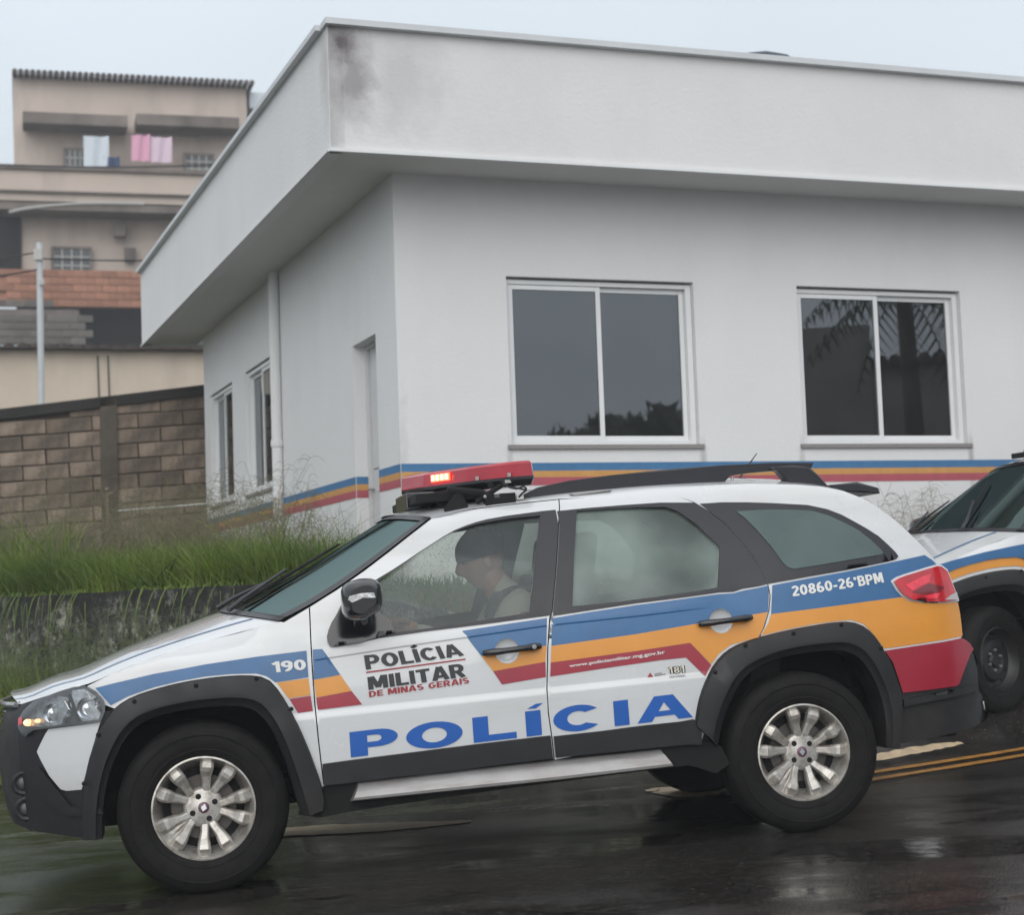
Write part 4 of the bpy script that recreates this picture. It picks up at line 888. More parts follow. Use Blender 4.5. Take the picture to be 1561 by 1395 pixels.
    for u0,u1,v1 in((-.55,.12,.72),(.18,.72,.55)):
        wi=empty('wiper',parent=root)
        MB().tube([wsp(u0,-.0,.02),wsp(u0+.05,.10,.035),wsp((u0+u1)/2,v1*.55,.045)],[.011,.009,.006],8).build('wiper_arm',M['plastic2'],wi,smooth=True)
        MB().tube([wsp(u0+.10,.10,.014),wsp((u0+u1)/2,v1*.52,.020),wsp(u1,v1,.014)],[.005,.008,.005],8).build('wiper_blade',M['black'],wi,smooth=True)
    # ---- roof, tail, nose
    RE=[p for p in rl if p[0]<=2.80]; RE=resample([PE[-1]]+RE,30)
    ro=grid_surf('roof',loft(RE,lambda t:.145*(1-t)**3-.03*t**4,lambda t:.045+.012*math.sin(math.pi*t),0,.0,3),M['white'],root)
    TE=[RE[-1]]+[p for p in rl if p[0]>2.80]+d['tail_edge'][1:8]+[(3.262,.385)]
    tg=loft(resample(TE,26),lambda t:-.03-.05*math.sin(math.pi*min(1,t*1.1)),lambda t:.05*(1-t)**4,0,0,3)
    tgo=grid_surf('tailgate',tg,M['white'],root)
    V=[];F=[]
    rows=[[Vector(tg[i][j])+Vector((.006,0,.003)) for j in range(5,36)] for i in range(4,15)]; grid_surf('rear_window',rows,M['rglass'] if 0 else M['plastic2'],tgo)
    BR=[(3.262,.385),(3.305,.352),(3.325,.30),(3.325,.24),(3.315,.175),(3.345,.15),(3.37,.115),(3.375,.06),(3.34,.035),(3.27,.025)]
    grid_surf('bumper_rear_centre',loft(BR,lambda t:-.09,lambda t:0,0,0,3),M['plastic'],root)
    sp=MB(); sp.prism([(2.80,1.112),(2.93,1.118),(3.03,1.085),(3.035,1.060),(2.93,1.070),(2.82,1.085)],-.40,-1.26,L,.01); sp.build('rear_spoiler',M['plastic2'],root,bevel=0)
    FX=[(.452,-.74),(.429,-.762),(.404,-.793),(.381,-.803),(.341,-.814),(.294,-.823),(.247,-.83),(.212,-.83),(.152,-.827),(.104,-.824),(.056,-.816),(.002,-.804),(-.041,-.789),(-.055,-.74)]
    rows=[]
    for z,xc in FX:
        xe=-.70 if z>-.03 else -.66; ye=Yraw(xe,z); hw=ye+.83; row=[]
        for s in S: row.append((xe+(xc-xe)*(1-abs(s)**2.6)-1.22,s*hw,z+.329))
        rows.append(row)
    fa=grid_surf('front_fascia',rows,M['plastic'],root)
    for k in range(5):
        z=.40-.03*k; V=[]
        pts=[( -.70+(-.805-.012*k*.5+.70)*(1-abs(s)**2.6)-1.22-.008,s*.42,z+.329) for s in np.linspace(-1,1,17)]
        MB().tube(pts,.006,6).build('grille_bar',M['gloss_black'],fa,smooth=True)
    MB().tube([(-.70+(-.80+.70)*(1-abs(s)**2.6)-1.22-.012,s*.50,.437+.329) for s in np.linspace(-1,1,17)],.011,8).build('grille_trim',M['refl'],fa,smooth=True)
    # ---- underside and engine block-out
    MB().box((-.05,0,.36),(3.5,1.10,.06)).box((-1.45,0,.48),(.8,.95,.34)).box((1.6,0,.42),(.9,.95,.24)).build('underbody',M['black'],root)
    MB().box((-1.22,0,.30),(.06,1.5,.05)).build('front_axle',M['black'],root); MB().box((1.217,0,.28),(.07,1.5,.06)).build('rear_axle',M['black'],root)
    MB().box((-.72,0,.66),(.03,1.50,.62)).build('firewall',M['dash'],root)
    # ---- cabin
    MB().add([L(x,y,z) for x,z in((.30,.60),(.42,.66),(.62,.60),(.66,.48),(.60,.2),(.30,.2)) for y in(-.10,-1.56)],[(0,2,3,1),(2,4,5,3),(4,6,7,5),(6,8,9,7),(8,10,11,9)]).build('dashboard',M['dash'],root,bevel=.01)
    def wheel_ring(c,r,tilt,m):
        pts=[]
        for k in range(25):
            a=2*math.pi*k/24; v=Vector((0,r*math.cos(a),r*math.sin(a))); v.rotate(Matrix.Rotation(tilt,3,'Y')); pts.append(Vector(c)+v)
        return pts
    sw=MB().tube(wheel_ring(L(.80,-.45,.60),.185,math.radians(-25),0),.014,8,False)
    sw.ell(L(.785,-.45,.595),(.03,.06,.06)); sw.tube([L(.785,-.27,.61),L(.785,-.63,.61)],.014); sw.build('steering_wheel',M['dash'],root,smooth=True)
    for y in(-.45,-1.21):
        s=empty('front_seat',parent=root)
        MB().box(L(1.30,y,.22),(.50,.48,.16)).build('seat_cushion',M['seat'],s,bevel=.04,smooth=True)
        MB().box(L(1.555,y,.52),(.14,.48,.60),Matrix.Rotation(math.radians(15),3,'Y')).build('seat_back',M['seat'],s,bevel=.05,smooth=True)
        MB().box(L(1.66,y,.89),(.09,.26,.17),Matrix.Rotation(math.radians(10),3,'Y')).build('headrest',M['seat'],s,bevel=.03,smooth=True)
    MB().box(L(2.12,-.83,.22),(.46,1.2,.14)).box(L(2.42,-.83,.50),(.14,1.2,.56),Matrix.Rotation(math.radians(14),3,'Y')).build('rear_bench',M['seat'],root,bevel=.04,smooth=True)
    hr=loft(resample(RE,12),lambda t:.145*(1-t)**3,lambda t:.03,.03,-.035,3); grid_surf('headliner',hr,M['liner'],root)
    # centre mirror
    MB().box(L(.98,-.83,1.0),(.03,.22,.07)).build('rear_view_mirror',M['dash'],root,bevel=.01)
    # ---- wheels
    for x in(0,2.437):
        for far in(0,1):
            wh=wheel_cover(root,steel); wh.location=L(x,-.095,0) if not far else L(x,-1.565,0)
            wh.rotation_euler=(0,math.radians((17 if x==0 else 0)*(1 if not far else -1)),math.pi*far)
    # ---- antenna
    MB().tube([L(2.5,-.83,1.16),L(2.62,-.83,1.30)],[.006,.002],6).build('antenna',M['cable'],root)
    MB().lathe([(.03,0),(.022,.02),(0,.025)],c=L(2.5,-.83,1.16),axis='z',n=14).build('antenna_base',M['plastic2'],root)
    light_bar(root)
    return root
def light_bar(root):
    lb=empty('light_bar',parent=root)
    plan=[(.945,-.83),(1.02,-.66),(1.18,-.44),(1.31,-.32),(1.38,-.275),(1.44,-.28),(1.455,-.33),(1.43,-.40),(1.33,-.50),(1.22,-.66),(1.17,-.83)]
    full=plan+[(x,-1.66-y) for x,y in plan[-2:0:-1]]
    def slab(z0,z1,ins0,ins1,zf=None):
        n=len(full);cx=1.20;V=[]
        def P(x,y,i,z):
            # inset toward the bar's own middle line
            j=min(1,abs(y+.83)/.55); mx=1.06+.33*j; my=y
            return L(x+(mx-x)*i, y+(-.83-y)*i*.12, z)
        for z,i in((z0,ins0),(z0+.004,ins0*.5 if ins0 else 0),(z1-.012,ins1*.25),(z1-.004,ins1*.6),(z1,ins1)):
            for x,y in full: V.append(P(x,y,i,z))
        F=[]
        for j in range(4):
            for k in range(n):F.append((j*n+k,j*n+(k+1)%n,(j+1)*n+(k+1)%n,(j+1)*n+k))
        F.append(tuple(range(n)));F.append(tuple(range(4*n,5*n)))
        return MB().add(V,F)
    slab(1.186,1.226,.30,.0).build('bar_base',M['gloss_black'],lb,smooth=False)
    slab(1.226,1.292,.0,.22).build('bar_lens',M['bar_red'],lb,smooth=False)
    # divisions of the lens
    for x,y in((1.22,-.40),(1.34,-.295)): MB().box(L(x,y+.004,1.235),(.014,.012,.016)).build('lens_clip',M['silver'],lb)
    led=MB(); core=MB()
    a=Vector(L(1.055,-.607,1.258)); b=Vector(L(1.135,-.500,1.258)); n=Vector((-.80,-.60,0))
    a=Vector(L(1.062,-.594,1.262)); b=Vector(L(1.112,-.527,1.262))
    for k in range(4):
        for j in(0,1):
            p=a.lerp(b,k/3)+Vector((-.006,-.008,j*.013-.010)); core.ell(p,(.0065,.0065,.0055),8,6)
    core.build('lit_led',M['led_core'],lb,smooth=True)
    mid=a.lerp(b,.5); ang=math.atan2(b.y-a.y,b.x-a.x)
    MB().box(mid+Vector((0,0,-.004)),((b-a).length+.03,.010,.034),Matrix.Rotation(ang,3,'Z')).build('lit_led_panel',M['led'],lb,bevel=.003)
    MB().box(L(1.36,-.31,1.208),(.085,.006,.012),Matrix.Rotation(math.radians(28),3,'Z')).build('maker_plate',M['boxwhite'],lb)
    # brackets
    br=MB(); br.box(L(1.10,-.83,1.165),(.30,.9,.035)); br.prism([(1.02,1.185),(1.10,1.20),(1.20,1.19),(1.16,1.105),(1.07,1.095)],-.42,-.44,L)
    br.prism([(1.02,1.185),(1.10,1.20),(1.20,1.19),(1.16,1.105),(1.07,1.095)],-1.22,-1.24,L)
    br.prism([(1.06,1.11),(1.13,1.19),(1.165,1.115),(1.14,1.085),(1.07,1.08)],-.33,-.35,L)
    for y in(-.34,-1.32):
        br.box(L(1.30,y,1.135),(.13,.07,.05)); br.tube([L(1.08,y,1.19),L(1.22,y,1.17),L(1.34,y,1.115)],.016,8); br.tube([L(1.32,y,1.20),L(1.20,y,1.13)],.012,8)
    br.build('bar_bracket',M['black'],lb,bevel=.003)
    MB().box(L(1.0,-.80,1.165),(.13,.40,.075)).build('siren_box',M['gloss_black'],lb,bevel=.006)
    for x,z in((1.285,1.150),(1.385,1.140)): MB().box(L(x,-.315,z),(.03,.02,.022)).build('bracket_pad',M['boxwhite'],lb,bevel=.004)
    MB().ell(L(1.15,-.335,1.176),(.008,.008,.008)).ell(L(1.235,-.31,1.15),(.008,.008,.008)).build('bracket_bolt',M['silver'],lb,smooth=True)
    c=MB()
    for o in(0,.012):
        c.tube(smooth_line([L(1.33+o,-.33,1.20),L(1.34+o,-.31,1.185),L(1.37+o,-.30,1.175),L(1.40,-.30,1.182-o),L(1.412,-.30,1.168),L(1.39,-.30,1.152),L(1.375,-.31,1.135)],4),.0042,6)
    c.build('wiring_loop',M['cable'],lb,smooth=True)
    # swivel leg seen ahead of the bracket
    MB().tube([L(.965,-.62,1.10),L(1.0,-.6,1.13),L(1.07,-.58,1.17)],[.016,.012,.01],8).build('bar_leg',M['black'],lb,smooth=True)
def place(root,O_,yaw,pitch):
    a=Vector((math.cos(yaw)*math.cos(pitch),math.sin(yaw)*math.cos(pitch),math.sin(pitch))); n=Vector((math.sin(yaw),-math.cos(yaw),0)); u=a.cross(-n); 
    o=Vector(O_)+1.22*a-.83*n-.329*u
    root.matrix_world=Matrix.Translation(o)@Matrix((a,-n,u)).transposed().to_4x4()
# ------------------------------------------------------------------ ground, road, bank
def sstep(a,b,t):
    t=min(1.,max(0.,(t-a)/(b-a))); return t*t*(3-2*t)
def road_z(x,y):
    xx=max(-45,min(45,x)); yy=max(-30,min(45,y))
    return .009+.0366*(xx+1.2223)+.00674*(yy-6.6628)+.30*sstep(0,.85,y-8.98-.62*(min(x,6)-1.8))*sstep(1.0,2.0,x)
M['asphalt']=mat('wet_asphalt',(.027,.0235,.021),.30)
def wet(m):
    t=m.node_tree;Lk=t.links.new;b=bsdf(m);tc=N(t,'ShaderNodeTexCoord'); ob=tc.outputs['Object']
    def noise(scale,det,rough,vec=None):
        n=N(t,'ShaderNodeTexNoise',inp={'Scale':scale,'Detail':det,'Roughness':rough}); Lk(vec or ob,n.inputs['Vector']); return n.outputs[0]
    def rng_(v,a,b_,c,d):
        n=N(t,'ShaderNodeMapRange',inp={'From Min':a,'From Max':b_,'To Min':c,'To Max':d}); Lk(v,n.inputs['Value']); return n.outputs[0]
    def math_(op,a,b_,c=None,clamp=False):
        n=N(t,'ShaderNodeMath',operation=op,use_clamp=clamp)
        for i,v in enumerate((a,b_,c)):
            if v is None: continue
            if isinstance(v,(int,float)): n.inputs[i].default_value=v
            else: Lk(v,n.inputs[i])
        return n.outputs[0]
    def mixc(f,a,b_):
        n=N(t,'ShaderNodeMix',data_type='RGBA')
        if isinstance(f,float): n.inputs[0].default_value=f
        else: Lk(f,n.inputs[0])
        for i,v in((6,a),(7,b_)):
            if isinstance(v,tuple): n.inputs[i].default_value=(*v,1)
            else: Lk(v,n.inputs[i])
        return n.outputs[2]
    mp=N(t,'ShaderNodeMapping'); mp.inputs['Scale'].default_value=(.75,1.5,1); mp.inputs['Rotation'].default_value=(0,0,-.18); Lk(ob,mp.inputs[0])
    big=noise(1.25,8.,.6,mp.outputs[0])            # where the film of water lies
    film=rng_(big,.42,.60,0.,1.)                   # 0 = water film, 1 = open stone
    # stones: voronoi cells give a broken, sparkling surface
    vo=N(t,'ShaderNodeTexVoronoi',inp={'Scale':95.,'Randomness':1.}); Lk(ob,vo.inputs['Vector'])
    vo2=N(t,'ShaderNodeTexVoronoi',feature='DISTANCE_TO_EDGE',inp={'Scale':60.}); Lk(ob,vo2.inputs['Vector'])
    fine_=noise(210.,2.,.6); mid=noise(14.,5.,.6)
    stone=math_('MULTIPLY_ADD',vo.outputs['Distance'],-1.1,math_('MULTIPLY_ADD',fine_,.8,mid))
    # colour
    sp=rng_(vo.outputs['Color'],.0,1.,0.,1.)
    c=mixc(rng_(noise(2.2,5.,.6),.35,.65,0.,1.),(.030,.0265,.024),(.017,.0155,.0145))
    c=mixc(rng_(sp,.78,.95,0.,.8),c,(.105,.092,.082))
    c=mixc(rng_(sp,.35,.1,0.,.8),c,(.004,.004,.004))
    sx=N(t,'ShaderNodeSeparateXYZ'); Lk(ob,sx.inputs[0])
    gy=rng_(sx.outputs['Y'],7.7,8.5,0.,1.); gx=rng_(sx.outputs['X'],1.6,.4,0.,1.)
    mp4=N(t,'ShaderNodeMapping'); mp4.inputs['Scale'].default_value=(.45,1.5,1); Lk(ob,mp4.inputs[0])
    moss=math_('MULTIPLY',math_('MULTIPLY',gy,gx),rng_(noise(1.6,8.,.72,mp4.outputs[0]),.49,.60,0.,.55))
    c=mixc(moss,c,(.055,.062,.028)); Lk(c,b.inputs['Base Color'])
    # gloss
    r=math_('MULTIPLY_ADD',film,.15,.03); r=math_('MULTIPLY_ADD',fine_,.07,r); Lk(math_('MAXIMUM',r,math_('MULTIPLY',moss,.6)),b.inputs['Roughness'])
    bp=N(t,'ShaderNodeBump',inp={'Distance':.0016}); Lk(math_('MULTIPLY_ADD',film,.9,.05),bp.inputs['Strength']); Lk(stone,bp.inputs['Height'])
    # slow unevenness of the carriageway
    b2=N(t,'ShaderNodeBump',inp={'Distance':.03,'Strength':.25}); Lk(noise(2.6,3.,.5),b2.inputs['Height']); Lk(b2.outputs[0],bp.inputs['Normal']); Lk(bp.outputs[0],b.inputs['Normal'])
wet(M['asphalt']); bsdf(M['asphalt']).inputs['Specular IOR Level'].default_value=.62
M['soil']=mat('grass_soil',(.040,.055,.018),.95,var=.5,vscale=3,bump=.6,bscale=20,dist=.03,col2=(.075,.055,.035))
M['grass']=mat('tall_grass_blades',(.19,.28,.04),.6,var=.55,vscale=1.9,col2=(.045,.105,.020),streak=((.30,.27,.12),.75,(38,38,2.5)))
M['grass_dry']=mat('grass_seed_stems',(.16,.15,.08),.7,var=.4,vscale=8)
M['lawn']=mat('short_grass_blades',(.07,.15,.03),.6,var=.4,vscale=3)
M['moss']=mat('road_moss',(.045,.060,.022),.7,var=.6,vscale=9,bump=.5,bscale=60)
M['lineyellow']=mat('worn_yellow_line',(.52,.24,.04),.35,var=.55,vscale=16,col2=(.22,.11,.03),bump=.3,bscale=130)
M['linecream']=mat('worn_cream_line',(.60,.46,.30),.4,var=.5,vscale=14,col2=(.34,.27,.18),bump=.3,bscale=130)
def sheet(name,xs,ys,zf,m,kind='structure'):
    V=[(x,y,zf(x,y)) for y in ys for x in xs]; n=len(xs)
    F=[(j*n+i,j*n+i+1,(j+1)*n+i+1,(j+1)*n+i) for j in range(len(ys)-1) for i in range(n-1)]
    return tag(mobj(name,V,F,m),kind=kind)
fine=lambda a,b,s:list(np.arange(a,b,s))
road=sheet('road',[-900,-300,-100,-45,-25]+fine(-14,0,.5)+fine(0,6,.12)+fine(6,14,.5)+[25,45,100,300,900],[-900,-300,-100,-30,-12]+fine(0,8,.5)+fine(8,12,.12)+fine(12,18,.5)+[25,45,100,300,900],road_z,M['asphalt'])
def ribbon(name,P,wd,m,lift,parent=None,ragged=0.,kind='structure'):
    P=smooth_line(P,8); V=[];F=[]
    for i,p in enumerate(P):
        q=P[min(i+1,len(P)-1)];r=P[max(i-1,0)]; d=Vector((q[0]-r[0],q[1]-r[1])).normalized(); nn=Vector((-d.y,d.x)); ww=p[2] if len(p)>2 else wd
        j0,j1=[random.uniform(-ragged,ragged) for _ in(0,1)]
        for s,j in((-.5,j0),(.5,j1)): x=p[0]+nn.x*(ww*s+j);y=p[1]+nn.y*(ww*s+j); V.append((x,y,road_z(x,y)+lift))
    for i in range(len(P)-1):F.append((2*i,2*i+1,2*i+3,2*i+2))
    o=mobj(name,V,F,m,parent); tag(o,kind=kind) if parent is None else None; return o
ribbon('yellow_centre_line',[(1.30,8.35),(1.749,8.60),(2.654,9.139),(3.6,9.80),(5.0,10.9),(8,13.5),(14,19)],.085,M['lineyellow'],.006,ragged=.004)
ribbon('yellow_centre_line',[(1.30,8.59),(1.808,8.878),(2.267,9.139),(2.739,9.427),(3.6,10.05),(5.0,11.1),(8,13.7),(14,19.3)],.085,M['lineyellow'],.006,ragged=.004)
ribbon('cream_line',[(-1.3,8.26,.12),(-1.05,8.22,.30),(-.6,8.14,.24),(-.25,8.14,.06)],.1,M['linecream'],.005,ragged=.012)
ribbon('cream_line',[(.62,8.78,.04),(.72,8.78,.2),(.85,8.55,.24),(1.0,8.62,.05)],.1,M['linecream'],.005,ragged=.01)
ribbon('cream_line',[(1.45,8.95,.03),(1.85,9.19,.06),(2.2,9.42,.06),(2.44,9.57,.02)],.1,M['linecream'],.005,ragged=.006)
# retaining wall foot line and the bank
EDGE=[(-11.5,18.8),(-6.0,14.25),(-3.744,12.35),(-2.884,11.68),(-1.9,10.88),(-1.264,10.40),(-.5,10.22),(.3,10.65),(1.0,11.45),(1.8,12.15),(3.2,12.75),(5.2,13.55),(9.5,15.2)]
TOPZ=[1.20,1.205,1.213,1.22,1.225,1.226,1.05,.72,.60,.62,.70,.80,.90]
yawB=.3538; BX,BY=-.7524,11.5245
def inb(x,y): # building frame
    dx,dy=x-BX,y-BY; return dx*math.cos(yawB)+dy*math.sin(yawB),-dx*math.sin(yawB)+dy*math.cos(yawB)
def edge_y(x):
    for (a,b),(c,d) in zip(EDGE,EDGE[1:]):
        if a<=x<=c: return b+(d-b)*(x-a)/(c-a)
    return EDGE[0][1] if x<EDGE[0][0] else EDGE[-1][1]
def edge_z(x):
    for (a,b),(c,d),z0,z1 in zip(EDGE,EDGE[1:],TOPZ,TOPZ[1:]):
        if a<=x<=c: return z0+(z1-z0)*(x-a)/(c-a)
    return TOPZ[0] if x<EDGE[0][0] else TOPZ[-1]
def terr(x,y):
    ey=edge_y(x); z0=edge_z(x); t=sstep(ey,ey+1.0,y); z=z0-.03+(1.235-z0)*t
    z+=.17*max(0,y-20)*(1 if y<60 else 1)
    return z+ .03*math.sin(x*2.1)*math.sin(y*1.7)*sstep(ey,ey+.6,y)
V=[];F=[];xs=fine(-9.4,9.4,.25);K_=[0,.25,.5,.8,1.2,1.8,2.6,3.6,5,7,9,12,16,22,30,42,60]
for x in xs:
    for k in K_: y=edge_y(x)+k; V.append((x-(0 if k<8 else (k-8)*.45),y,terr(x,y)))
n=len(K_)
for i in range(len(xs)-1):
    for j in range(n-1):F.append((i*n+j,(i+1)*n+j,(i+1)*n+j+1,i*n+j+1))
tag(mobj('grass_bank',V,F,M['soil']),kind='structure')
# hillside under the houses
sheet('hillside',[-120,-80,-50,-30,-20,-10,0,20,60,120],[21,26,32,40,50,70,110,200],lambda x,y:1.1+.165*min(max(0,y-20),70)-.0*x,M['soil'])
# ------------------------------------------------------------------ retaining wall
M['ret']=mat('mouldy_concrete',(.26,.265,.225),.9,var=.6,vscale=9,col2=(.020,.022,.018),bump=.6,bscale=26,dist=.02,streak=((.022,.022,.022),.95,(11,11,6)))
stain(M['ret'],[((0,0,1.25),(40,40,.50),.97)],(.014,.014,.014))
def mottle(m):
    t=m.node_tree;Lk=t.links.new;b=bsdf(m);tc=N(t,'ShaderNodeTexCoord'); last=b.inputs['Base Color'].links[0].from_socket
    for sc_,a,c,col,amt,zs in((8.,.52,.60,(.40,.40,.34),.75,1.),(21.,.49,.55,(.016,.017,.014),.9,.6),(5.,.50,.60,(.018,.02,.016),.85,.35)):
        mp=N(t,'ShaderNodeMapping'); mp.inputs['Scale'].default_value=(1,1,zs); Lk(tc.outputs['Object'],mp.inputs[0])
        n=N(t,'ShaderNodeTexNoise',inp={'Scale':sc_,'Detail':9.,'Roughness':.75}); Lk(mp.outputs[0],n.inputs['Vector'])
        r=N(t,'ShaderNodeMapRange',inp={'From Min':a,'From Max':c,'To Max':amt}); Lk(n.outputs[0],r.inputs['Value'])
        x=N(t,'ShaderNodeMix',data_type='RGBA'); Lk(r.outputs[0],x.inputs[0]); Lk(last,x.inputs[6]); x.inputs[7].default_value=(*col,1); last=x.outputs[2]
    Lk(last,b.inputs['Base Color'])
mottle(M['ret'])
stain(M['ret'],[((0,0,1.27),(40,40,.26),.95)],(.010,.011,.009))
rw=empty('retaining_wall'); tag(rw,'low mould-blackened concrete retaining wall holding back the tall grass at left','wall')
pts=[p for p in EDGE if p[0]<1.1]
V=[];F=[]; P=[]
for (a,b),(c,d) in zip(pts,pts[1:]):
    for k in range(8): P.append((a+(c-a)*k/8,b+(d-b)*k/8))
P.append(pts[-1])
off=[(-.05,-.14),(-.035,None),(-.035,None)]
V=[]
for x,y in P:
    zt=edge_z(x); zb=road_z(x,y)-.1; nx,ny=.55,.83
    for dx,z in((-.14,zb),(-.132,zt-.45),(-.128,zt-.07),(-.125,zt),(.05,zt),(.05,zb)): V.append((x+nx*dx+random.uniform(-.004,.004),y+ny*dx,z+random.uniform(-.006,.006)))
m_=6
for i in range(len(P)-1):
    for j in range(m_-1):F.append((i*m_+j,i*m_+j+1,(i+1)*m_+j+1,(i+1)*m_+j))
mobj('wall_body',V,F,M['ret'],rw,smooth=False)
# ------------------------------------------------------------------ grass
def blades(name,pos,h,wd,lean,m,label=None,segs=3,bend=.5,kind='stuff',parent=None):
    n=len(pos); ang=rng.uniform(0,2*math.pi,n); la=rng.uniform(0,2*math.pi,n); ln=lean*rng.random(n)*h
    px,py,pz=pos.T; k=segs+1; V=np.zeros((n,k*2,3))
    for s in range(k):
        t=s/segs; ox=np.cos(la)*ln*t**1.8; oy=np.sin(la)*ln*t**1.8; oz=h*(t-bend*.35*t**2.5*lean*rng.random(n)); ww=wd*(1-t)**.6*.5+.0004
        for q,sg in enumerate((-1,1)):
            V[:,2*s+q,0]=px+ox+sg*ww*np.cos(ang); V[:,2*s+q,1]=py+oy+sg*ww*np.sin(ang); V[:,2*s+q,2]=pz+oz
    base=(np.arange(n)*k*2)[:,None]; F=[]
    fs=np.concatenate([base+np.array([2*s,2*s+1,2*s+3,2*s+2]) for s in range(segs)],0)
    me=bpy.data.meshes.new(name); me.vertices.add(n*k*2); me.vertices.foreach_set('co',V.reshape(-1)); nf=len(fs)
    me.loops.add(nf*4); me.loops.foreach_set('vertex_index',fs.reshape(-1).astype(np.int32)); me.polygons.add(nf)
    me.polygons.foreach_set('loop_start',np.arange(nf,dtype=np.int32)*4); me.materials.append(m); me.update(calc_edges=True); me.validate()
    o=link(bpy.data.objects.new(name,me),parent)
    if parent is None: tag(o,label,kind=kind)
    return o
def leafy(m,tr=.35):
    t=m.node_tree;b=bsdf(m); o=[n for n in t.nodes if n.type=='OUTPUT_MATERIAL'][0]; tl=N(t,'ShaderNodeBsdfTranslucent'); mi=N(t,'ShaderNodeMixShader',inp={0:tr})
    if b.inputs['Base Color'].links: t.links.new(b.inputs['Base Color'].links[0].from_socket,tl.inputs[0])
    t.links.new(b.outputs[0],mi.inputs[1]); t.links.new(tl.outputs[0],mi.inputs[2]); t.links.new(mi.outputs[0],o.inputs[0])
leafy(M['grass']);leafy(M['lawn'])
M['weed']=mat('broad_weed_leaves',(.07,.13,.035),.5,var=.5,vscale=6); leafy(M['weed'])
M['wallweed']=mat('grey_green_seed_stems',(.11,.14,.055),.7,var=.4,vscale=5)
def scatter(n,fx,fy,cond=None,clump=0):
    X=rng.uniform(*fx,n);Yo=rng.uniform(*fy,n); Y=np.array([edge_y(x) for x in X])+Yo
    if clump:
        c=rng.integers(0,clump,n); cx=rng.uniform(*fx,clump);cy=rng.uniform(*fy,clump); X=cx[c]+rng.normal(0,.085,n); X=np.clip(X,fx[0],fx[1]); Y=np.array([edge_y(x) for x in X])+np.clip(cy[c]+rng.normal(0,.10,n),*fy)
    ok=[]
    for x,y in zip(X,Y):
        a,b=inb(x,y); ok.append(not(a>-.03 and b>-.02))
    ok=np.array(ok); X=X[ok];Y=Y[ok]
    return np.array([(x,y,terr(x,y)-.02) for x,y in zip(X,Y)])
a=scatter(46000,(-7.5,-.9),(.02,3.6),clump=300); hh=rng.uniform(.22,.60,len(a))*(.68+.32*np.sin(a[:,0]*1.9+a[:,1])**2)
hh*=np.array([.5 if (-2.2<inb(x,y)[0]<0 and inb(x,y)[1]>-.3) else 1. for x,y,_z in a])
hh*=rng.uniform(.5,1.3,len(a)); blades('tall_grass',a,hh,.0065,1.25,M['grass'])
a=scatter(5200,(-7.5,-.9),(.1,3.2),clump=70); blades('tall_grass',a,rng.uniform(.35,.75,len(a))*np.array([.6 if -2.<inb(x,y)[0]<.1 else 1. for x,y,_z in a]),.012,.95,M['grass'],segs=4)
a=scatter(16000,(-8.5,-2.2),(3.0,7.5),clump=260); blades('tall_grass',a,rng.uniform(.3,.65,len(a))*np.array([.5 if -1.6<inb(x,y)[0]<.1 else 1. for x,y,_z in a]),.012,.7,M['grass'])
a=scatter(14000,(-7.5,-1.0),(.0,.5)); blades('tall_grass',a,rng.uniform(.18,.42,len(a)),.009,1.1,M['grass'])
a=scatter(9000,(-1.0,5.2),(.0,2.2)); blades('short_grass',a,rng.uniform(.05,.12,len(a)),.008,.8,M['lawn'])
a=scatter(3600,(-7.5,-.9),(.0,2.2),clump=60); blades('broad_weeds',a,rng.uniform(.10,.34,len(a)),.030,1.7,M['weed'])
a=scatter(3000,(-7.5,-.9),(.0,3.5),clump=0); blades('dead_stems',a,rng.uniform(.25,.7,len(a)),.004,1.3,M['grass_dry'])
# overhanging and foot growth against the retaining wall
def foot(n,x0,x1,o0,o1):
    X=rng.uniform(x0,x1,n); O_=rng.uniform(o0,o1,n); Y=np.array([edge_y(x) for x in X])
    return np.array([(x-.55*o,y-.83*o,road_z(x,y)) for x,y,o in zip(X,Y,O_)])
a=foot(7500,-6.5,-1.2,.10,.60); d=np.clip((-1.5-a[:,0])/1.6,.15,1); blades('wall_foot_grass',a,rng.uniform(.25,.98,len(a))*d,.010,.7,M['grass'])
V=[];F=[]
def strand(p,dirx,diry,l,r,V,F,n=5,droop=1.):
    base=len(V)
    for k in range(n+1):
        t=k/n; x=p[0]+dirx*l*t; y=p[1]+diry*l*t; z=p[2]+l*(.55*t-droop*1.25*t*t); w=r*(1-.7*t)
        V.append((x-w,y,z));V.append((x+w,y,z))
    for k in range(n):F.append((base+2*k,base+2*k+1,base+2*k+3,base+2*k+2))
for _ in range(260):
    x=random.uniform(-6.8,-1.5); 
    if random.random()>.35+.65*math.sin(x*2.3)**2: continue
    y=edge_y(x); th=random.uniform(-2.9,-.5); l=random.uniform(.12,.55)
    strand((x,y-.1,edge_z(x)),math.cos(th)*.45,math.sin(th)*.3,l,.005,V,F)
tag(mobj('overhanging_grass',V,F,M['grass'],smooth=False),kind='stuff')
